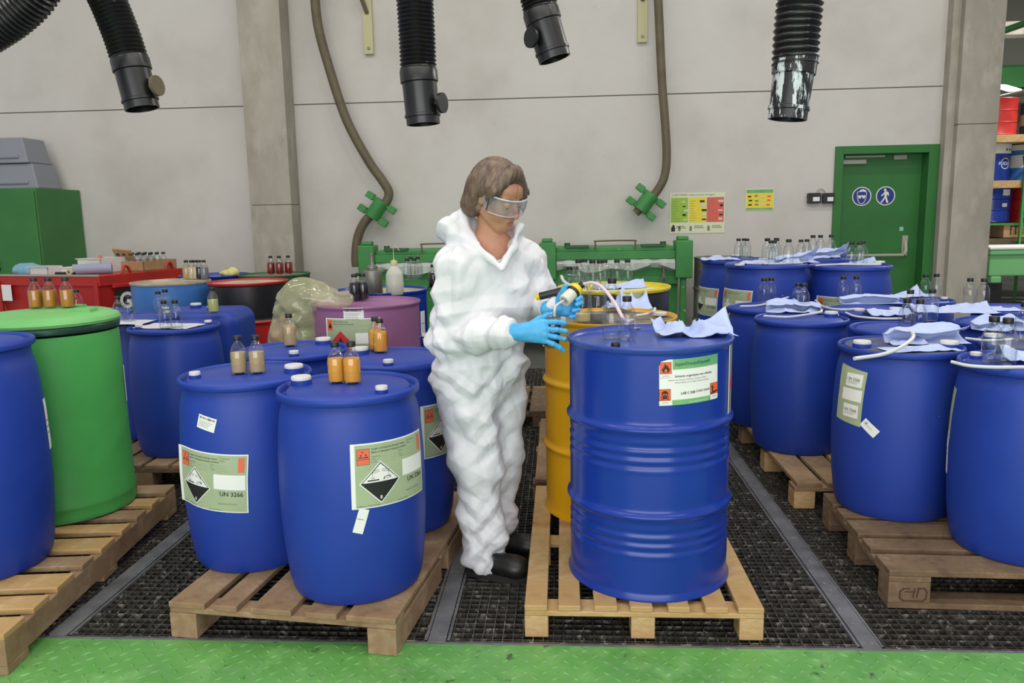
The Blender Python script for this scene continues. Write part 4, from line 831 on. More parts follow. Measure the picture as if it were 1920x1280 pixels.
tag(MB().lathe([(0, 0), (.02, 0), (.016, .06), (.008, .08), (0, .08)], 16).build('plastic_funnel', mat('orange_plastic', '#e0662c', .5), None, loc=onskip(-.47, .5, SZ+.07)), 'small orange plastic piece in the white tub', 'funnel')
o = MB().box(-.19, -.21, 0, .19, .21, .008).box(-.19, -.21, 0, -.182, .21, .09).box(.182, -.21, 0, .19, .21, .09).box(-.19, -.21, 0, .19, -.202, .09).box(-.19, .202, 0, .19, .21, .09).build('cardboard_tray', M_card, None, smooth=False, loc=onskip(-.21, .74), rot=RZ); tag(o, 'low cardboard tray full of clear bottles on the red skip', 'tray')
k = 0
for i in range(5):
    for j in range(4):
        q = onskip(-.21-.14+i*.07, .74-.15+j*.085, SZ+.009); o = place_mesh('glass_bottle', bottle_me(0), None, q); tag(o, 'small clear bottle packed in the low cardboard tray', 'bottle', 'bottles packed in the cardboard tray'); place_mesh('screw_cap', cap_me(), o)

# ------------------------------------------------------------------ cabinet with grey boxes
cb = empty('green_cabinet', (-6.1, 8.36, 0), 0, 'tall green steel cabinet against the wall beyond the red skip', 'cabinet')
MB().box(-.6, -.35, 0, .6, .42, 1.82).build('cabinet_body', M_cab, cb, smooth=False, bevel=.008); 
for x0, x1 in ((-.59, -.005), (.005, .59)): MB().box(x0, -.375, .06, x1, -.352, 1.79).build('door', M_cab, cb, smooth=False, bevel=.006)
MB().cyl((.1, -.40, .98), (.1, -.375, .98), .035, 20).box(.07, -.41, 1.02, .13, -.38, 1.07, 1).build('handle', [M_ink, mat('red_mark', '#c2452b', .5)], cb)
def crate(x, z, label, w=.62):
    b = MB(); b.add([(-w/2, -.2, 0), (w/2, -.2, 0), (w/2, .2, 0), (-w/2, .2, 0), (-w/2+.05, -.18, .27), (w/2-.05, -.18, .27), (w/2-.05, .18, .27), (-w/2+.05, .18, .27)], [(3, 2, 1, 0), (4, 5, 6, 7), (0, 1, 5, 4), (1, 2, 6, 5), (2, 3, 7, 6), (3, 0, 4, 7)])
    b.box(-w/2-.01, -.21, 0, w/2+.01, .21, .03).box(-w/2+.1, -.215, .05, w/2-.1, -.18, .09); o = b.build('storage_crate', M_grey_box, None, smooth=False, bevel=.012, loc=(x, 8.42, z)); tag(o, label, 'crate', 'grey crates on the cabinet')
crate(-5.97, 1.822, 'lower grey plastic crate resting on the green cabinet', .72); crate(-6.0, 2.095, 'upper grey plastic crate of the cabinet stack', .62)

# ------------------------------------------------------------------ green tipping bins
def bin_(x0, x1, label, Yf=8.0):
    e = empty('tipping_bin', ((x0+x1)/2, Yf, 0), 0, label, 'bin', 'green tipping bins'); w = (x1-x0)/2
    b = MB(); b.add([(-w+.06, .1, .12), (w-.06, .1, .12), (w-.04, .02, .98), (-w+.04, .02, .98), (-w+.06, .7, .12), (w-.06, .7, .12), (w-.04, .72, .98), (-w+.04, .72, .98)], [(0, 1, 2, 3), (1, 5, 6, 2), (5, 4, 7, 6), (4, 0, 3, 7), (0, 4, 5, 1), (3, 2, 6, 7)])
    b.box(-w+.05, .0, .72, w-.05, .03, .80).build('bin_body', M_gpaint2, e, smooth=False, bevel=.004)
    MB().box(-w, .05, 0, -w+.09, .65, .12).box(w-.09, .05, 0, w, .65, .12).build('skid', M_gpaint2, e, smooth=False)
    for sx in (-1, 1):
        MB().box(sx*w-.085, -.06, .78, sx*w+.085, .16, 1.16).box(sx*w-.03, -.03, .06, sx*w+.03, .03, .8).box(sx*w-.06, .0, 1.16, sx*w+.05, .12, 1.2).build('end_bracket', M_gpaint2, e, smooth=False, bevel=.012)
        MB().box(sx*(w-.3)-.12, .0, 1.10, sx*(w-.3)+.12, .1, 1.125).cyl((sx*(w-.2), .05, 1.08), (sx*(w-.2), .05, 1.15), .03, 12).build('hinge', mat('dark_green', '#235a2b', .5), e, smooth=False)
    MB().box(-w+.085, -.03, .98, w-.085, .08, 1.06).box(-w+.085, .02, 1.06, w-.085, .7, 1.10).build('lid', M_gpaint2, e, smooth=False, bevel=.006)
    MB().sweep(catmull([(-.2, -.0, 1.08), (-.2, -.0, 1.15), (-.18, -.0, 1.165), (.18, -.0, 1.165), (.2, -.0, 1.15), (.2, -.0, 1.08)], 5), .008, 8).build('handle', M_olive, e)
    n = 60; b = MB(); vs = []
    for i in range(n+1):
        t = i/n; x = -w+.09+t*(2*w-.18); y = -.02+.018*math.sin(t*47)+.012*math.sin(t*23+1)
        vs += [(x, .0+y*.3, .985), (x, -.035+y, .94), (x, -.03+y*1.3, .885+.022*math.sin(t*17)+.02*math.sin(t*7+2)), (x, -.005, .87+.02*math.sin(t*17))]
    b.add(vs, [(4*i+k, 4*i+4+k, 4*i+5+k, 4*i+1+k) for i in range(n) for k in range(3)]); b.build('plastic_liner', M_film, e)
    b = MB(); b.cyl((w-.2, -.04, .78), (w-.2, -.04, .95), .012, 8).cyl((w-.17, -.04, .72), (w-.2, -.04, .86), .009, 8).cyl((w-.23, -.04, .72), (w-.2, -.04, .86), .009, 8); b.build('latch', M_gal, e)
    return e
bin_(-.13, 1.24, 'green tipping bin with a draped liner to the side of the posters'); bin_(-2.0, -.45, 'green tipping bin half hidden behind the coverall and wash bottle')

# ------------------------------------------------------------------ hoses, valves, brackets
def duct(path, Y, rad, label, nozzle, disc_side, paint=False, ring=.021, noz=None):
    """path: pixels from the open end upward; all points lie in the upright plane Y"""
    P = [at(x, y, Y=Y) for x, y in path]; last = P[-1]
    if last.z < 7.9: P += [Vector((last.x+(last.x-P[-2].x)*.6, last.y, last.z+.8)), Vector((last.x+(last.x-P[-2].x)*.8, last.y, 7.98))]
    base = P[0].copy(); e = empty('extraction_hose', base, 0, label, 'hose', 'black extraction hoses'); D = [p-base for p in P]
    ax = (D[1]-D[0]).normalized(); L = nozzle; F = noz or rad
    S = catmull([D[0]+ax*L]+[d_ for d_ in D[1:] if d_.length > L*1.3], 40); pts = [S[0]]
    for p in S[1:]:
        while (p-pts[-1]).length > ring/4: pts.append(pts[-1]+(p-pts[-1]).normalized()*(ring/4))
    keep = [p for p in pts if p.z+base.z < 4.6]; top = [p for p in S if p.z+base.z >= 4.6][::12]
    rs = [rad+(.0085 if i % 4 == 0 else .003 if i % 2 else -.003) for i in range(len(keep))]
    MB().sweep(keep+top+[S[-1]], rs+[rad]*(len(top)+1), 22).build('corrugated_tube', M_hose, e, angle=80)
    q = ax.to_track_quat('Z', 'Y').to_matrix().to_4x4()
    b = MB().lathe([(F*.9, .05), (F*.9, 0), (F, 0), (F*1.0, .035), (F*1.07, .038), (F*1.07, .05), (F*1.01, .053), (F*1.03, L*.8), (F*1.12, L*.82), (F*1.12, L+.01), (rad*1.02, L+.03)], 36, 0, q); b.lathe([(0, .08), (F*.92, .08)], 30, 1, q)
    b.build('nozzle', [M_hose_paint if paint else M_hose, M_ink], e)
    if disc_side:
        s = Vector(disc_side).normalized(); c = ax*.10+s*F*.98; MB().cyl(c-s*.01, c+s*.03, .018, 12).cyl(c+s*.03, c+s*.045, .052, 24).build('damper_disc', M_olive if not paint and disc_side[0] > .95 else M_hose, e)
    return e
duct([(267, 204), (248, 130), (222, 50), (185, -30), (120, -110), (40, -190)], 4.1, .086, 'black extraction hose with a tan damper disc above the red skip', .24, (1, -.2, .1))
duct([(794, 233), (786, 150), (782, 70), (778, 0), (774, -80)], 4.2, .088, 'black extraction hose hanging above the coverall shoulder', .26, (.9, -.35, 0))
duct([(1040, 111), (1022, 50), (1010, 0), (1000, -70)], 4.3, .086, 'short tilted black extraction hose between the two cream brackets', .24, (-.75, -.65, 0))
duct([(1476, 224), (1489, 130), (1494, 60), (1500, 0), (1506, -80)], 3.4, .085, 'black extraction hose splashed with pale paint above the tall barrels', .22, None, True, .026, noz=.078)
p0 = [(-95, 105), (-30, 65), (30, 25), (75, -25), (110, -110)]
duct([(-180, 110)]+p0, 3.6, .085, 'black hose sagging in at the upper picture corner', .1, None)
def flex(path, Y, r, label):
    P = catmull([at(x, y, Y=Y) for x, y in path], 10); c = P[0].copy(); o = MB().sweep([p-c for p in P], r, 14).build('supply_hose', M_olive, None, loc=c); tag(o, label, 'hose', 'olive supply hoses'); return P
flex([(560, -900), (572, -500), (582, -200), (588, -60), (595, 40), (618, 130), (650, 225), (690, 300), (718, 340), (729, 362), (722, 382), (705, 396), (684, 416), (671, 445), (667, 478), (668, 500)], 8.62, .05, 'olive hose curving down to a green valve beside the concrete column')
flex([(1222, -900), (1226, -500), (1230, -200), (1232, -60), (1236, 40), (1241, 150), (1247, 230), (1250, 290), (1246, 330), (1234, 355), (1220, 372), (1206, 387), (1192, 399)], 8.62, .045, 'olive hose hanging to a green valve beside the battery poster')
def valve(px, py, ang, label):
    c = at(px, py, Y=8.62); M = Matrix.Rotation(ang, 4, 'Y'); b = MB().cyl((0, 0, -.11), (0, 0, .11), .085, 18)
    for sx in (-1, 1):
        for sz in (-1, 1): b.box(sx*.14-.045, -.04, sz*.085-.035, sx*.14+.045, .04, sz*.085+.035); b.box(min(0, sx*.14), -.03, sz*.085-.02, max(0, sx*.14), .03, sz*.085+.02)
    o = b.build('hose_valve', M_gpaint2, None, loc=c, bevel=.006); o.rotation_euler = (0, ang, 0); tag(o, label, 'valve', 'green hose valves')
valve(707, 392, math.radians(35), 'green valve with four lugs on the hose beside the concrete column'); valve(1211, 379, math.radians(38), 'green valve with four lugs on the hose beside the battery poster')
def bracket(px, py, sgn, label):
    p = at(px, py, Y=WY-.01); e = empty('wall_bracket', p, 0, label, 'bracket', 'cream wall brackets')
    MB().box(-.05, -.03, 0, .05, .01, 1.7).build('upright', M_cream, e, smooth=False); MB().cyl((0, -.045, .06), (0, -.03, .06), .015, 12).build('bolt', M_gal, e)
    MB().box(-.03, -.9, 1.6, .03, 0, 1.66).build('arm', M_cream, e, smooth=False); b = MB(); b.sweep([(0, -.03, .42), (sgn*.35, -.6, 1.62)], .022, 8); b.build('brace', M_olive, e)
bracket(693, 102, -1, 'cream wall bracket near the concrete column'); bracket(1204, 80, .05, 'cream wall bracket above the hanging valve hose')

# ------------------------------------------------------------------ posters and boxes on the wall
def poster(p, q, label, cat, fn, name):
    a = at(*p, Y=WY); c = at(*q, Y=WY); w, h = c.x-a.x, a.z-c.z; b = MB(); b.box(0, -.002, 0, w, 0, h, 0)
    R = lambda x0, y0, x1, y1, mi, ly=1: b.add([(x0*w, -.002-ly*.0012, y0*h), (x1*w, -.002-ly*.0012, y0*h), (x1*w, -.002-ly*.0012, y1*h), (x0*w, -.002-ly*.0012, y1*h)], [(0, 1, 2, 3)], mi)
    def Tx(t, x, y, s, mi, ly=2): v, f = text_poly(t); b.add([(x*w+k[0]*s, -.002-ly*.0012, y*h+k[1]*s) for k in v], f, mi)
    fn(R, Tx); o = b.build(name, [M_poster, M_pg, M_py, M_pr, M_ink, M_grey_ink, M_lgreen, mat('pale_grey', '#c9cac4', .6)], None, smooth=False, loc=(a.x, WY-.004, c.z)); tag(o, label, cat)
def battery(R, Tx):
    r = random.Random(2); Tx('A. BATTERIEN: richtig sortieren und lagern', .04, .93, .026, 5)
    for k, mi in ((0, 1), (1, 2), (2, 3)):
        x = .02+k*.325; R(x, .27, x+.31, .88, mi)
        for j in range(9): R(x+.02, .31+j*.06, x+.02+.06+.08*r.random(), .318+j*.06, 5, 2)
        for j in range(5): xx = x+.19+.05*r.random(); R(xx, .32+j*.11, xx+.04+.06*r.random(), .35+j*.11+.03*r.random(), 4 if (j+k) % 2 else 7, 2)
        R(x+.02+(.12 if k == 0 else 0), .06, x+.06+(.12 if k == 0 else 0), .18, 5, 2); R(x+.1, .13, x+.28, .145, 5, 2); R(x+.1, .17, x+.26, .185, 5, 2)
    R(.03, .05, .1, .16, 4, 2); R(.05, .16, .09, .21, 4, 2)
poster((1256, 362), (1358, 436), 'battery sorting poster with green, yellow and red columns', 'poster', battery, 'battery_poster')
def small(R, Tx):
    r = random.Random(5); R(.03, .8, .97, .96, 6); R(.03, .03, .97, .12, 6); R(.03, .12, .97, .8, 2)
    for k in range(12): x, y = .08+(k % 4)*.22+.04*r.random(), .2+(k//4)*.2+.04*r.random(); R(x, y, x+.12, y+.07, (4, 5, 7, 3)[k % 4], 2)
poster((1398, 354), (1450, 394), 'small yellow and green poster beside the black switch boxes', 'poster', small, 'waste_poster')
def sbx(px0, px1, label):
    a = at(px0, 362, Y=WY); c = at(px1, 381, Y=WY); e = empty('switch_box', ((a.x+c.x)/2, WY, (a.z+c.z)/2), 0, label, 'switch box', 'black switch boxes'); w, h = (c.x-a.x)/2, (a.z-c.z)/2
    MB().box(-w, -.06, -h, w, 0, h).box(-w*1.08, -.045, h*.2, w*1.08, -.01, h*.6).build('housing', M_black, e, smooth=False, bevel=.005); MB().box(-w*.3, -.064, -h*.6, w*.75, -.061, h*.2).build('label', M_paper, e, smooth=False)
sbx(1513, 1536, 'black switch box farther from the door frame'); sbx(1541, 1561, 'black switch box next to the green door frame')
tag(MB().sweep(catmull([at(x, y, Y=WY-.02) for x, y in ((1529, 363), (1534, 356), (1540, 354), (1546, 358), (1548, 363))], 6), .005, 8).build('power_cable', M_steelbox, None), 'thin cable looping between the black switch boxes', 'cable')

# ------------------------------------------------------------------ racking in the next hall
def far(px, py, Y): return at(px, py, Y=Y)
FY = 13.0; S_ = FY/CAM_F
rk = empty('pallet_rack', (6.6, FY, 0), 0, 'green pallet rack with drums beyond the concrete pillar', 'rack')
for x in (-1.9, 2.2):
    MB().box(x-.04, -.5, 0, x+.04, -.42, 5).box(x-.04, .42, 0, x+.04, .5, 5).build('upright', M_gpaint2, rk, smooth=False)
zs = [far(1870, 425, FY).z, far(1870, 345, FY).z, far(1870, 265, FY).z]
shelf = [.98, 1.86, 2.38]
def fdrum(px0, px1, py0, py1, mats, label, bands=None, txt=None, tap=False):
    a = far(px0, py1, FY); c = far(px1, py0, FY); r = .29; H = c.z-a.z; x = c.x-r
    pr = [(0, 0), (r, 0), (r*1.02, .01), (r, .02), (r, H*.33), (r*1.03, H*.345), (r, H*.36), (r, H*.65), (r*1.03, H*.665), (r, H*.68), (r, H-.02), (r*1.02, H-.01), (r, H), (0, H-.01)]
    mis = [0]*(len(pr)-1)
    if bands:
        pr = [(0, 0), (r, 0)]+[(r, z*H) for z, _ in bands]+[(0, H)]; mis = [0]+[m_ for _, m_ in bands]+[0]
    o = MB().lathe(pr, 36, mis=mis).build('steel_drum', mats, None, loc=(x, FY-.05, a.z)); tag(o, label, 'drum', 'drums on the far racks'); return o, r, H
fdrum(1800, 1902, 187, 258, [M_red], 'red drum on the top deck of the far rack')
o, r, H = fdrum(1800, 1889, 272, 342, [M_dblue, M_white], 'blue drum with a white top band and round white logo on the far rack', [(.74, 0), (1, 1)])
pr_ = Print(); pr_.disc(.0, .0, .085, 0, 0, 24); pr_.disc(0, 0, .074, 3, 1, 24); pr_.rect(-.13, -.03, .13, .03, 3, 2); pr_.text('FUCHS', -.12, -.024, .068, 0, 3, slant=.2, bold=.01); stick(o, 'drum_logo', pr_, r, 22, H*.47, 0, mats=[M_white, M_white, M_white, M_dblue])
pr_ = Print(); [pr_.disc(k*.06, 0, .018, 3, 0, 12) for k in range(3)]; stick(o, 'drum_dots', pr_, r, 24, H*.84, 0, mats=[M_ink]*4)
o, r, H = fdrum(1893, 1961, 272, 342, [M_lblue, M_white, M_red], 'white and pale blue striped drum on the far rack', [(.38, 0), (.42, 1), (.72, 1), (.85, 0), (1, 1)])
pr_ = Print(); pr_.poly([(0, .08), (.16, .08), (.10, -.06), (.02, -.06)], 3, 0); stick(o, 'drum_mark', pr_, r, -42, H*.55, 0, mats=[mat('maroon', '#5c1f1c', .5)]*4)
o, r, H = fdrum(1800, 1890, 352, 417, [M_dblue], 'blue drum with two white labels on the lowest rack deck'); stick(o, 'paper_label', slip(.14, .09, 3, False), r, 8, H*.77, 0); stick(o, 'paper_label', slip(.09, .055, 2, False), r, 8, H*.44, 0)
fdrum(1896, 1964, 352, 417, [M_red], 'red drum beside the blue labelled drum on the lowest deck')
fdrum(1909, 1990, 192, 258, [M_black, M_cream], 'black drum with a cream middle band on the top deck', [(.33, 0), (.66, 1), (1, 0)])
for py in (265, 347):
    a = far(1890, py, FY); o = MB().box(-1.0, -.55, -.055, 1.2, .5, .055).build('storage_pallet', M_wood_new, None, smooth=False, bevel=.005, loc=(a.x, FY, a.z)); tag(o, 'pale pallet on the far rack under the %s' % ('red and black drums' if py < 300 else 'logo drum and striped drum'), 'pallet', 'pallets on the far racks')
a = far(1890, 417, FY); MB().box(-1.6, -.5, a.z-.03, 3, .5, a.z-.001).build('shelf_deck', M_gpaint2, rk, smooth=False)
for px0, px1, lb in ((1850, 1897, 'tan carton beneath the blue labelled drum'), (1898, 1945, 'tan carton beneath the red drum')):
    a = far(px0, 444, FY); c = far(px1, 420, FY); e = empty('carton', ((a.x+c.x)/2, FY-.1, a.z), 0, lb, 'carton', 'cartons under the far rack'); w_ = (c.x-a.x)/2-.01
    MB().box(-w_, -.35, 0, w_, .35, c.z-a.z).build('box_body', M_card, e, smooth=False); b = MB(); [line(b, [(x, .05), (x, .17)], .02, -.352, 0) for x in (-w_*.4, 0, w_*.4)]; line(b, [(-w_*.4, .17), (w_*.4, .17)], .02, -.352, 0); b.build('printed_mark', M_brand, e, smooth=False)
a = far(1890, 447, FY); MB().box(-1.2, -.45, a.z-.1, 1.5, .45, a.z+.02).build('low_deck', M_olive, rk, smooth=False)
g = empty('pallet_cage', (far(1912, 400, 12.4).x+.58, 12.4, 0), 0, 'green mesh cage standing before the far racks', 'cage'); b = MB(); z0, z1 = far(1912, 425, 12.4).z, far(1912, 270, 12.4).z
for k in range(7): b.box(-.55+k*.17, -.01, z0, -.53+k*.17, .01, z1)
for k in range(9): zz = z0+(z1-z0)*k/8; b.box(-.55, -.012, zz-.01, .55, .012, zz+.01)
b.build('cage_panel', M_gpaint2, g, smooth=False); MB().box(-.57, -.02, 0, -.54, .02, z1+.05).box(.54, -.02, 0, .57, .02, z1+.05).build('cage_post', M_gpaint2, g, smooth=False)
a = at(1853, 462, Y=12.0); f0 = at(1865, 537, z=0); BYd = min(f0.y, 16); a = at(1855, 463, Y=11.6)
e = empty('plastic_bin', (a.x+.6, 11.9, 0), 0, 'pale green plastic bin with a white lid on the far floor', 'bin'); z1 = a.z; z0 = at(1860, 531, Y=11.6).z
MB().box(-.58, -.3, z0+.1, .58, .4, z1-.04).box(-.6, -.33, z1-.12, .6, .43, z1-.04).box(-.55, -.31, z0, -.4, .38, z0+.1).box(.4, -.31, z0, .55, .38, z0+.1).build('bin_body', mat('pale_green_plastic', '#74b877', .5), e, smooth=False, bevel=.02); MB().box(-.61, -.34, z1-.04, .61, .44, z1).build('lid', M_white, e, smooth=False, bevel=.01)
for x in (-.52, .36): MB().box(x, -.26, 0, x+.16, .34, z0).build('foot', M_black, e, smooth=False)
sbox('wall_right', 5.4, 16.4, 0, 14, 16.6, 8, mat('dim_wall', '#5a5b52', .8))
sbox('trim_9', 5.2, 15.2, far(1890, 150, 15).z-.1, 14, 15.5, far(1890, 118, 15).z, M_gpaint2)
sbox('trim_10', 5.0, 14.2, far(1890, 60, 14).z, 14, 14.5, far(1890, 35, 14).z, M_raw)
b = MB(); b.sweep([far(1870, 62, 10.5), far(1960, 30, 9.5)], .04, 10); o = struct(b.build('trim_11', M_gpaint2))
b = MB(); b.sweep([far(1868, 185, 14.6), far(1960, 165, 13)], .05, 10); o = struct(b.build('trim_12', M_steelbox))
a = far(1888, 165, 14.4); o = MB().box(-.12, -.2, -.02, .12, .2, .02).build('hall_light', mat('lamp_glow', '#ffffff', .5, emit=('#fff8ee', 9)), None, loc=a, rot=(.35, 0, .2)); tag(o, 'bright hall light above the far red drum', 'light')

p = at(428, 515, Y=6.45); V, Q = sdf_mesh([('+', ell((0, 0, .02), (.065, .05, .03)), .03), ('+', ell((.04, .02, .03), (.04, .04, .04)), .03)], .008); N = vnormals(V, Q); V += N*(.02*(ridge(V*22, 3)-.5))[:, None]; V[:, 2] = np.maximum(V[:, 2], 0)
o = mesh_np('yellow_rag', V, Q, mat('pale_yellow_cloth', '#c9c37c', .8), None, (p.x, p.y, .972)); tag(o, 'crumpled yellow rag on the navy drum behind the light blue drum', 'rag')
# ------------------------------------------------------------------ the person in the white coverall
ROOT = np.array([-.28, 2.95, 0.0]); W3 = lambda *p: np.array(p, float)-ROOT
M_skin = mat('skin', '#b5856a', .5, var=(14, '#a8735a', .45, .7), spec=.4); M_lip = mat('lips', '#a5685a', .45); M_brow = mat('brows', '#5b4536', .8)
M_hair = mat('brown_hair', '#5e4a3c', .45, var=[(60, '#7b6653', .45, .65), (25, '#3f3028', .5, .7)], spec=.5, stretch=(1, 1, .25))
M_suit = mat('white_coverall', '#d7d7da', .65, spec=.3)
_n = M_suit.node_tree; _tc = _n.nodes.new('ShaderNodeTexCoord'); _nz = _n.nodes.new('ShaderNodeTexNoise'); _nz.inputs['Scale'].default_value = 9; _n.links.new(_tc.outputs['Object'], _nz.inputs['Vector'])
_ad = _n.nodes.new('ShaderNodeMix'); _ad.data_type = 'VECTOR'; _ad.inputs[0].default_value = .12; _n.links.new(_tc.outputs['Object'], _ad.inputs[4]); _n.links.new(_nz.outputs['Color'], _ad.inputs[5])
_hs = []
for _sc, _wt in ((11, 1.0), (29, .35)):
    _v = _n.nodes.new('ShaderNodeTexVoronoi'); _v.inputs['Scale'].default_value = _sc; _n.links.new(_ad.outputs[1], _v.inputs['Vector'])
    _m = _n.nodes.new('ShaderNodeMath'); _m.operation = 'MULTIPLY'; _m.inputs[1].default_value = _wt; _n.links.new(_v.outputs['Distance'], _m.inputs[0]); _hs.append(_m)
_s = _n.nodes.new('ShaderNodeMath'); _n.links.new(_hs[0].outputs[0], _s.inputs[0]); _n.links.new(_hs[1].outputs[0], _s.inputs[1])
_b = _n.nodes.new('ShaderNodeBump'); _b.inputs['Strength'].default_value = .2; _b.inputs['Distance'].default_value = .012; _n.links.new(_s.outputs[0], _b.inputs['Height']); _n.links.new(_b.outputs[0], _n.nodes['Principled BSDF'].inputs['Normal'])
M_glove = mat('blue_nitrile', '#4aa9dc', .45, var=(20, '#3f9bd0', .45, .7), bump=(60, .2, .003), spec=.4)
M_boot = mat('black_leather', '#151514', .4, var=(12, '#232220', .5, .7)); M_sole = mat('boot_sole', '#1e1d1c', .8)
ph, pp = math.radians(51), math.radians(25)
hf = np.array([math.sin(ph)*math.cos(pp), -math.cos(ph)*math.cos(pp), -math.sin(pp)]); hr = np.array([-math.cos(ph), -math.sin(ph), 0.]); hu = np.cross(hr, hf)
roll = math.radians(-5); hr, hu = hr*math.cos(roll)+hu*math.sin(roll), -hr*math.sin(roll)+hu*math.cos(roll)
HM = np.stack([hr, hf, hu], 1); HC = W3(-.230, 2.90, 1.499); HS = .98
hd = lambda x, y, z: HC+HM@(np.array([x, y, z])*HS)
he = lambda c, r: ell(hd(*c), np.array(r)*HS, HM)
hc = lambda a, b, r1, r2=None: cone(hd(*a), hd(*b), r1*HS, (r2 or r1)*HS)
tf = math.radians(40); TF = np.array([math.sin(tf), -math.cos(tf), 0]); TR = np.array([-math.cos(tf), -math.sin(tf), 0]); TM = np.stack([TR, TF, np.array([0, 0, 1.])], 1)
shR, shL = W3(-.375, 2.86, 1.235), W3(-.15, 3.04, 1.26); elR, elL = W3(-.405, 2.875, .985), W3(-.06, 3.08, 1.04)
wrR, wrL = W3(-.165, 2.742, 1.012), W3(-.035, 2.895, 1.078)
nb = W3(-.262, 2.945, 1.30)
pr = [('+', he((0, -.012, .035), (.074, .094, .088)), .02), ('+', he((0, .03, -.03), (.062, .068, .085)), .03), ('+', he((0, .066, -.096), (.027, .024, .022)), .03), ('+', hc((.054, .0, -.058), (.02, .062, -.1), .017, .018), .02), ('+', hc((-.054, .0, -.058), (-.02, .062, -.1), .017, .018), .02),
      ('+', he((.036, .058, -.04), (.026, .03, .028)), .025), ('+', he((-.036, .058, -.04), (.026, .03, .028)), .025), ('+', he((0, .06, .045), (.05, .035, .035)), .03),
      ('+', hc((.045, .078, .018), (.014, .09, .014), .008), .012), ('+', hc((-.045, .078, .018), (-.014, .09, .014), .008), .012),
      ('-', he((.032, .104, -.004), (.017, .016, .012)), .012), ('-', he((-.032, .104, -.004), (.017, .016, .012)), .012),
      ('+', he((.032, .0858, -.0015), (.0152, .0148, .0105)), .004), ('+', he((-.032, .0858, -.0015), (.0152, .0148, .0105)), .004), ('+', he((.032, .083, -.013), (.0145, .0125, .006)), .004), ('+', he((-.032, .083, -.013), (.0145, .0125, .006)), .004),
      ('+', hc((0, .092, .012), (0, .116, -.036), .008, .012), .012), ('+', he((.011, .1, -.04), (.009, .01, .008)), .006), ('+', he((-.011, .1, -.04), (.009, .01, .008)), .006),
      ('+', he((0, .088, -.066), (.026, .014, .008)), .008), ('+', he((0, .087, -.077), (.023, .014, .008)), .006), ('-', he((0, .104, -.0712), (.024, .01, .0022)), .004),
      ('+', he((.073, -.008, -.008), (.008, .017, .03)), .006), ('+', he((-.073, -.008, -.008), (.008, .017, .03)), .006), ('-', he((.082, .0, -.004), (.006, .009, .016)), .005), ('-', he((-.082, .0, -.004), (.006, .009, .016)), .005),
      ('+', cone(hd(0, -.035, -.03), nb, .047, .05), .014), ('+', cone(nb, W3(-.262, 2.945, 1.22), .066, .08), .05), ('+', ell(W3(-.262, 2.96, 1.16), (.14, .085, .14), TM), .04),
      ('+', cone(shR, nb, .05, .06), .04), ('+', cone(shL, nb, .05, .06), .04), ('+', cone(shR, elR, .045, .038), .03), ('+', cone(elR, wrR, .036, .026), .02), ('+', cone(shL, elL, .045, .038), .03), ('+', cone(elL, wrL, .036, .026), .02)]
V, Q = sdf_mesh(pr, .0034); V = relax(V, Q, 1, .4)
person = mesh_np('person', V, Q, [M_skin, M_lip, M_brow], None, tuple(ROOT)); tag(person, 'person in a white hooded coverall, clear goggles and blue gloves filling a sample bottle', 'person')
cen = V[Q].mean(1); L_ = ((cen-HC)@HM)/HS; mi = np.zeros(len(Q), int)
mi[(np.abs(L_[:, 0]) < .021*(1-np.abs(L_[:, 2]+.072)/.016)) & (np.abs(L_[:, 2]+.072) < .011) & (L_[:, 1] > .08)] = 1
for sx in (-1, 1): mi[(np.abs(L_[:, 0]*sx-.032) < .02) & (np.abs(L_[:, 2]-.021+.15*np.abs(L_[:, 0]*sx-.03)) < .0042) & (L_[:, 1] > .06)] = 2
person.data.polygons.foreach_set('material_index', mi)
# eyes: lowered, a sliver of white and iris under the lids
for sx in (-1, 1):
    b = MB(); M = Matrix(np.column_stack([HM, hd(sx*.032, .0855, -.0065)]).tolist()+[[0, 0, 0, 1]]) @ Matrix.Rotation(-PI/2-.45, 4, 'X')
    pr_ = [(0, -.0118)]+[(.0118*math.cos(t), .0118*math.sin(t)) for t in np.linspace(-1.3, 1.2, 12)]+[(0, .0118)]; mis = [0]*(len(pr_)-4)+[1, 1, 2]
    b.lathe(pr_, 20, M=M, mis=mis); b.build('eye', [M_white, mat('iris', '#4b4436', .3), M_ink], person)
# hair: parted bob, ear tips showing
prh = [('+', he((0, -.018, .040), (.085, .103, .094)), .02), ('+', he((0, -.066, -.015), (.076, .057, .084)), .04), ('+', he((.07, -.03, .0), (.026, .06, .065)), .03), ('+', he((-.07, -.03, .0), (.026, .06, .065)), .03),
       ('+', he((.06, -.06, -.065), (.034, .045, .04)), .03), ('+', he((-.06, -.06, -.065), (.034, .045, .04)), .03),
       ('+', hc((.02, .06, .115), (.074, .058, .045), .022, .018), .03), ('+', hc((-.0, .065, .112), (-.072, .062, .03), .022, .016), .03), ('+', hc((.075, .052, .045), (.079, .028, .0), .016, .010), .02), ('+', hc((-.073, .06, .03), (-.076, .035, -.02), .014, .009), .02),
       ('-', he((.018, .132, .004), (.082, .080, .096)), .010), ('-', he((.0, .08, -.1), (.085, .09, .07)), .015), ('-', he((.095, .010, -.026), (.034, .028, .034)), .01), ('-', he((-.095, .010, -.026), (.034, .028, .034)), .01)]
V, Q = sdf_mesh(prh, .0038); N = vnormals(V, Q); X = ((V-HC)@HM)/HS; ang = np.arctan2(X[:, 0], X[:, 1]+.02)
strand = ridge(np.stack([ang*9+X[:, 2]*14, X[:, 2]*6, X[:, 1]*3], 1), 2)*.6+ridge(np.stack([ang*22+X[:, 2]*20, X[:, 2]*9, X[:, 1]*4], 1), 4)*.4; V = V+N*((strand-.55)*.0085)[:, None]
mesh_np('hair', V, Q, M_hair, person)
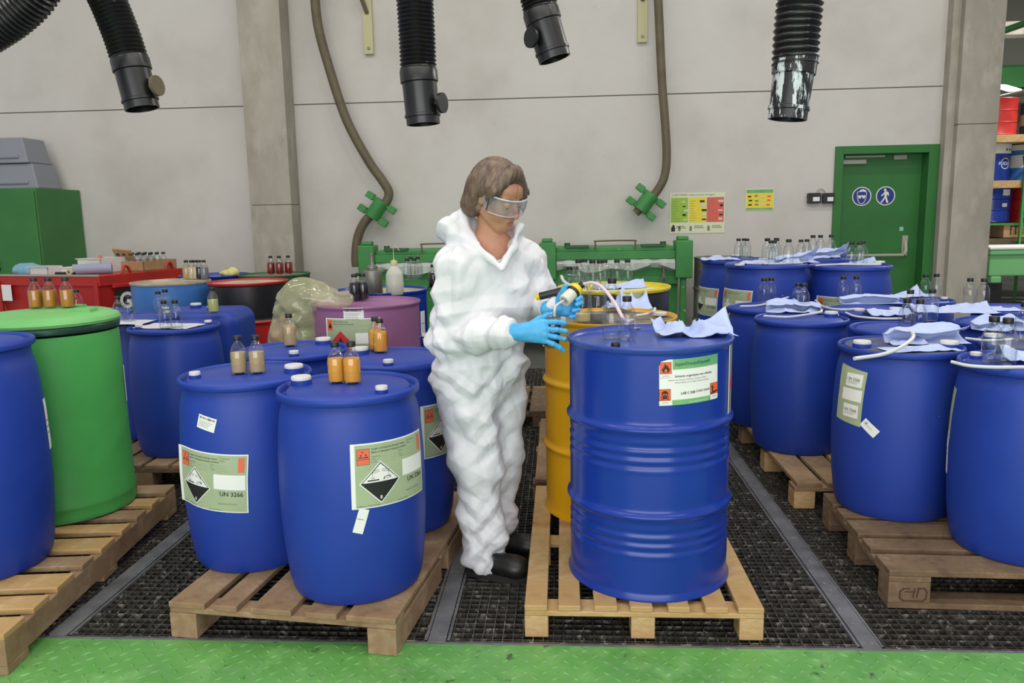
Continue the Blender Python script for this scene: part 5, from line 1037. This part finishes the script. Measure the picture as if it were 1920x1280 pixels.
# a few loose fringe strands
b = MB()
for a, q, c in (((.012, .098, .09), (.02, .112, .05), (.016, .112, .022)), ((-.004, .1, .09), (-.012, .113, .05), (-.008, .113, .03)), ((.05, .075, .07), (.066, .075, .03), (.07, .055, -.01))): b.sweep(catmull([hd(*a), hd(*q), hd(*c)], 5), .0008, 6)
b.build('hair_strand', M_hair, person)
# safety goggles
gl = bpy.data.objects.new('safety_goggles', None); C.objects.link(gl); gl.parent = person
b = MB(); n = 30; vs = []
prof = lambda t: (.089*math.sin(t), .036+.086*math.cos(t)*(1 if abs(t) < 1.35 else 1))
for i in range(n+1):
    t = -1.5+3*i/n; x, y = prof(t); dip = .012*max(0, 1-abs(t)/.25)
    for zz in (.024, .012, -.012, -.036+dip*.9): vs.append(hd(x*(1.0 if zz > -.02 else .97), y+(.002 if -.02 < zz < .02 else -.003), zz))
b.add(vs, [(4*i+k, 4*i+4+k, 4*i+5+k, 4*i+1+k) for i in range(n) for k in range(3)])
M_gog = thin_glass('goggle_lens', tint=(.93, .95, .97), edge=(.6, .64, .7), rough=.05, body='#c9d3e0', amount=.14); b.build('lens', M_gog, gl)
M_fr = mat('goggle_frame', '#b4bac2', .25, trans=.0, spec=.7); b = MB(); b.sweep([hd(prof(t)[0], prof(t)[1], .026) for t in np.linspace(-1.5, 1.5, 30)], .0032, 8); b.sweep([hd(prof(t)[0]*.97, prof(t)[1]-.003, -.037+.011*max(0, 1-abs(t)/.25)) for t in np.linspace(-1.35, 1.35, 30)], .0018, 8); b.build('frame', M_fr, gl)
for sx in (-1, 1):
    b = MB(); b.sweep([hd(sx*.089, .04, .012), hd(sx*.084, .0, .014), hd(sx*.080, -.02, .01)], .0042, 8); b.add([hd(sx*.0895, .045, .026), hd(sx*.0895, .045, -.03), hd(sx*.086, .01, -.02), hd(sx*.086, .01, .022)], [(0, 1, 2, 3)]); b.build('temple', M_gog, gl); MB().sweep([hd(sx*.0895, .047, .026), hd(sx*.0893, .046, -.032)], .0026, 6).build('hinge', mat('hinge_tint', '#3e3b44', .4), gl)
# coverall
hipR, hipL = W3(-.378, 2.955, .80), W3(-.255, 3.06, .80); knR, knL = W3(-.338, 2.93, .48), W3(-.252, 3.07, .49); anR, anL = W3(-.318, 2.945, .135), W3(-.272, 3.13, .15)
ps = [('+', ell(W3(-.268, 2.965, 1.12), (.195, .14, .22), TM), .05), ('+', ell(W3(-.31, 2.985, .95), (.178, .145, .2), TM), .07), ('+', ell(W3(-.318, 3.0, .82), (.18, .15, .16), TM), .06),
      ('+', cone(shR, W3(-.26, 2.95, 1.27), .085, .08), .05), ('+', cone(shL, W3(-.26, 2.95, 1.27), .078, .08), .05),
      ('+', cone(shR, elR, .086, .09), .016), ('+', cone(elR, wrR+(elR-wrR)*.12, .088, .056), .02), ('+', ell(elR+np.array([-.005, 0, -.035]), (.085, .08, .07)), .03),
      ('+', cone(shL, elL, .082, .075), .016), ('+', cone(elL, wrL+(elL-wrL)*.1, .074, .046), .02),
      ('+', cone(hipR, knR, .128, .098), .05), ('+', cone(knR, anR, .096, .082), .03), ('+', cone(hipL, knL, .12, .088), .02), ('+', cone(knL, anL, .092, .07), .03),
      ('+', cone(anR+np.array([.0, 0, .03]), anR+np.array([0.01, -.0, -.045]), .078, .088), .02), ('+', cone(anL+np.array([.0, 0, .03]), anL+np.array([0, 0, -.03]), .068, .072), .02),
      ('+', ell(W3(-.375, 2.955, 1.365), (.07, .085, .085)), .03), ('+', cone(W3(-.385, 2.93, 1.37), W3(-.30, 2.845, 1.30), .052, .024), .03), ('+', cone(W3(-.30, 2.845, 1.31), W3(-.214, 2.79, 1.235), .024, .009), .012),
      ('+', cone(W3(-.345, 3.0, 1.36), W3(-.20, 3.03, 1.36), .05, .036), .03), ('+', cone(W3(-.20, 3.03, 1.365), W3(-.158, 2.965, 1.365), .036, .028), .03), ('+', cone(W3(-.158, 2.965, 1.362), W3(-.185, 2.85, 1.30), .028, .018), .012), ('+', cone(W3(-.185, 2.85, 1.30), W3(-.210, 2.79, 1.235), .018, .009), .012),
      ('-', cone(W3(-.265, 2.93, 1.47), W3(-.235, 2.87, 1.32), .085, .060), .012), ('-', cone(W3(-.235, 2.86, 1.36), W3(-.208, 2.80, 1.285), .056, .012), .01)]
# sleeves and trouser legs end open over gloves and boots
V, Q = sdf_mesh(ps, .0050); V = relax(V, Q, 1, .5); N = vnormals(V, Q)
Pw = V+.034*np.stack([vnoise(V*6+k*9, k) for k in (1, 2, 3)], 1)
def seg(a, b, r): f, _, _ = cone(a, b, 0.0); return np.clip(1-f(V.astype(np.float32))/r, 0, 1)
def sm(x): x = np.clip(x, 0, 1); return x*x*(3-2*x)
def crumple(dirs, seed):   # sharp creases between flat facets, each on its own patches
    out = 0
    for k, (d, fq, a) in enumerate(dirs):
        d = np.array(d, float); d /= np.linalg.norm(d); t = Pw@d*fq+k*.37+seed; t = t-np.floor(t)
        out = out+a*(1-np.abs(2*t-1)*2)*sm(2.2*vnoise(V*7+k*5.1+seed, 20+k)-.55)
    return out
arm = sm(2.2*np.maximum(seg(elR, wrR, .20), np.maximum(seg(elL, wrL, .15), .8*seg(shR, elR, .17)))); leg = sm((.80-V[:, 2])/.12); tor = np.clip(1-arm-leg, 0, 1)
dv = (wrR-elR)/np.linalg.norm(wrR-elR); uv = (elR-shR)/np.linalg.norm(elR-shR)
fa = crumple([(dv, 9, 1.), (dv+np.array([0, .2, .5]), 13, .8), (dv+np.array([.1, -.3, -.6]), 11, .8), (uv+.3*dv, 10, .8), ((.3, .2, 1), 19, .4), (dv-np.array([0, 0, .3]), 24, .4)], .1)
fl = crumple([((.6, .1, 1), 5.5, 1.2), ((-.9, .2, 1), 6, 1.1), ((1, 0, .7), 7, .9), ((-.5, .5, 1), 9, .7), ((1, .4, .15), 7, .9), ((.8, 0, 1), 14, .55), ((-1, 0, .8), 16, .5), ((1, .2, .3), 13, .5)], .4)
ft = crumple([((1, .3, .5), 6, 1.), ((-.7, .3, 1), 7, .9), ((.3, .2, 1), 8, .7), ((1, 0, -.9), 9, .7), ((.9, .2, .1), 12, .5), ((.7, .2, 1), 15, .6), ((-1, .2, .8), 17, .5), ((1, 0, -.3), 14, .5)], .7)
bunch = sm((.40-V[:, 2])/.3); crotch = np.exp(-((V[:, 2]-.79)/.09)**2); waist = np.exp(-((V[:, 2]-.92)/.08)**2)
disp = .0095*fa*arm+(.0068+.004*bunch+.003*crotch)*fl*leg+(.0098+.005*waist)*ft*tor+.005*(vnoise(V*9, 31)-.5)+.0025*(ridge(np.stack([Pw[:, 0]*5, Pw[:, 1]*5, Pw[:, 2]*30], 1), 12)-.5)*np.clip(waist*tor+.7*crotch+bunch*leg, 0, 1)
near = np.clip((np.linalg.norm(V-W3(-.22, 2.82, 1.27), axis=1)-.04)/.05, .25, 1); V = V+N*(disp*near)[:, None]
mesh_np('coverall', V, Q, M_suit, person)
MB().sweep([W3(-.206, 2.800, 1.235), W3(-.222, 2.786, 1.18), W3(-.238, 2.796, 1.10), W3(-.262, 2.815, 1.0)], .003, 6).build('zip', mat('zip_tape', '#dcdcde', .6), person) if 0 else None
# boots
def boot(ank, yaw, name='boot'):
    d = np.array([math.cos(yaw), math.sin(yaw), 0]); M = np.stack([d, np.array([-d[1], d[0], 0]), np.array([0, 0, 1.])], 1); g = np.array([ank[0], ank[1], 0.])
    w_ = lambda x, y, z: g+M@np.array([x, y, z])
    p = [('+', cone(w_(-.02, 0, .16), w_(-.02, 0, .06), .05, .048), .02), ('+', ell(w_(-.035, 0, .055), (.05, .042, .05), M), .02), ('+', ell(w_(.07, 0, .055), (.08, .045, .045), M), .03), ('+', ell(w_(.125, -.003, .05), (.055, .05, .045), M), .03)]
    V, Q = sdf_mesh(p, .006); V[:, 2] = np.maximum(V[:, 2], .022); o = mesh_np(name, V, Q, M_boot, person)
    b = MB(); n = 30; out = []
    for i in range(n):
        t = 2*PI*i/n; x = .042+.134*math.cos(t); wd = (.045 if x > .05 else .038)*(1-.1*math.cos(t*2)); out.append((x, wd*math.copysign(abs(math.sin(t))**.8, math.sin(t))))
    b.add([w_(x, y, z) for z in (.002, .026) for x, y in out], [tuple(range(n))[::-1], tuple(range(n, 2*n))]+[(i, (i+1) % n, n+(i+1) % n, n+i) for i in range(n)]); b.build('sole', M_sole, person)
boot(W3(-.305, 2.925, 0), math.radians(-14)); boot(W3(-.262, 3.12, 0), math.radians(-10))
# gloves: palm, four fingers, thumb
def glove(name, palm, fingers, thumb, cuff, h=.0023):
    p = [('+', cone(a, b_, r1, r2), .012) for a, b_, r1, r2 in palm]
    for F in fingers:
        for (a, b_), (r1, r2) in zip(zip(F[:-1], F[1:]), ((.0098, .0092), (.0092, .0088), (.0088, .0078))): p.append(('+', cone(a, b_, r1, r2), .003))
    for (a, b_), (r1, r2) in zip(zip(thumb[:-1], thumb[1:]), ((.015, .0125), (.0125, .0105), (.0105, .0088))): p.append(('+', cone(a, b_, r1, r2), .005))
    p += [('+', cone(a, b_, r1, r2), .01) for a, b_, r1, r2 in cuff]
    V, Q = sdf_mesh(p, h); N = vnormals(V, Q); V = V+N*(.0016*(ridge(V*np.array([70, 45, 45]), 3)-.5))[:, None]
    return mesh_np(name, V, Q, M_glove, person)
Bt, Bb = W3(-.020, 2.778, 1.103), W3(-.040, 2.770, .952)   # held bottle axis
kn = [W3(-.062, 2.742, 1.046), W3(-.056, 2.735, 1.025), W3(-.056, 2.734, 1.004), W3(-.062, 2.737, .984)]
fR = [[kn[0], W3(-.020, 2.733, 1.049), W3(.010, 2.752, 1.042), W3(.014, 2.772, 1.036)], [kn[1], W3(-.016, 2.726, 1.022), W3(.014, 2.744, 1.014), W3(.019, 2.766, 1.008)],
      [kn[2], W3(-.020, 2.727, .997), W3(.009, 2.742, .987), W3(.014, 2.763, .981)], [kn[3], W3(-.030, 2.729, .972), W3(-.006, 2.736, .957), W3(.008, 2.745, .945)]]
glove('glove', [(W3(-.135, 2.744, 1.024), kn[0], .020, .0145), (W3(-.135, 2.744, 1.014), kn[1], .021, .0145), (W3(-.135, 2.744, 1.006), kn[2], .021, .0145), (W3(-.135, 2.746, .998), kn[3], .020, .013)], fR,
      [W3(-.115, 2.758, 1.03), W3(-.078, 2.785, 1.052), W3(-.052, 2.808, 1.062), W3(-.028, 2.813, 1.068)], [(W3(-.178, 2.744, 1.010), W3(-.13, 2.744, 1.014), .034, .027)])
fL = [[W3(.030, 2.886, 1.116), W3(.062, 2.872, 1.126), W3(.072, 2.848, 1.122), W3(.060, 2.832, 1.116)], [W3(.034, 2.886, 1.097), W3(.066, 2.868, 1.106), W3(.073, 2.842, 1.103), W3(.058, 2.826, 1.099)],
      [W3(.032, 2.884, 1.078), W3(.058, 2.862, 1.084), W3(.062, 2.836, 1.080), W3(.046, 2.823, 1.077)], [W3(.024, 2.880, 1.060), W3(.044, 2.858, 1.060), W3(.048, 2.836, 1.056), W3(.036, 2.824, 1.054)]]
glove('glove', [(W3(-.018, 2.89, 1.092), fL[0][0], .021, .0145), (W3(-.018, 2.89, 1.084), fL[1][0], .021, .0145), (W3(-.016, 2.89, 1.076), fL[2][0], .021, .0145), (W3(-.014, 2.888, 1.07), fL[3][0], .02, .013)], fL,
      [W3(-.012, 2.880, 1.098), W3(.000, 2.868, 1.128), W3(.010, 2.858, 1.150), W3(.018, 2.850, 1.166)], [(W3(-.044, 2.897, 1.074), W3(-.012, 2.892, 1.08), .034, .028)])
# the bottle being filled
ax = Vector(Bt-Bb); qd = ax.to_track_quat('Z', 'Y'); hb = place_mesh('glass_bottle', bottle_me(0), None, Vector(Bb+ROOT)); hb.rotation_euler = qd.to_euler(); hb.scale = (.97, .97, 1.04); tag(hb, 'bottle of dark green liquid gripped in the gloved hand', 'bottle'); place_mesh('liquid', liquid_me('forest', .62), hb)
# sampling pump: black grip, yellow head, white nozzle
pb = Vector((.045, 2.868, 1.150)); e = empty('sampling_pump', pb, 0, 'hand pump with black grip, yellow head and white nozzle held in the gloves', 'pump')
L3 = lambda x, y, z: Vector((x, y, z))-pb
MB().cyl(L3(-.078, 2.90, 1.124), L3(.030, 2.878, 1.150), .0145, 20).build('grip', M_black, e); MB().lathe([(0, 0), (.011, 0), (.0135, .004), (.0135, .016), (0, .016)], 20, 0, Matrix.Translation(L3(-.092, 2.903, 1.1205)) @ Vector((.97, -.2, .24)).to_track_quat('Z', 'Y').to_matrix().to_4x4()).build('grip_cap', mat('pump_yellow', '#e6c31c', .4), e)
yl = bpy.data.materials['pump_yellow']; dn = (Vector((.010, 2.820, 1.112))-Vector((.052, 2.866, 1.148))).normalized(); qn = dn.to_track_quat('Z', 'Y').to_matrix().to_4x4()
MB().lathe([(0, -.012), (.016, -.012), (.026, -.004), (.0275, .002), (.0275, .016), (.025, .018)], 28, 0, Matrix.Translation(L3(.056, 2.870, 1.151)) @ qn).lathe([(.0255, .016), (.0285, .017), (.0285, .026), (.025, .027)], 28, 1, Matrix.Translation(L3(.056, 2.870, 1.151)) @ qn).build('pump_head', [yl, M_black], e)
MB().lathe([(.0235, 0), (.024, .045), (.0225, .048), (.014, .048), (.013, .02), (0, .02)], 28, 0, Matrix.Translation(L3(.040, 2.852, 1.137)) @ qn).build('nozzle', mat('nozzle_white', '#cfcdbd', .45), e)
MB().cyl(L3(.062, 2.872, 1.158), L3(.083, 2.868, 1.170), .012, 14).build('hose_tail', M_black, e)
sp = Vector(Bt+ROOT); MB().sweep(catmull([L3(.022, 2.834, 1.122), L3(.002, 2.806, 1.112), sp-pb+Vector((.0, 0, -.005)), sp-pb+Vector((-.004, 0, -.04))], 6), .0042, 8).build('outlet_tube', M_tube, e)
bq = at(1188, 611, z=.978); M_pink = mat('pinkish_tube', '#d3bcc6', .4)
P = catmull([(.082, 2.868, 1.169), (.115, 2.85, 1.176), (.15, 2.82, 1.160), (.19, 2.78, 1.11), (.225, 2.745, 1.05), (bq.x-.002, bq.y+.004, 1.0), (bq.x, bq.y, .976)], 8); c = Vector((.15, 2.82, 1.1)); o = MB().sweep([p-c for p in P], .0062, 10).build('suction_tube', M_pink, None, loc=c); tag(o, 'pinkish suction tube arching from the pump into the bung hole', 'tube')
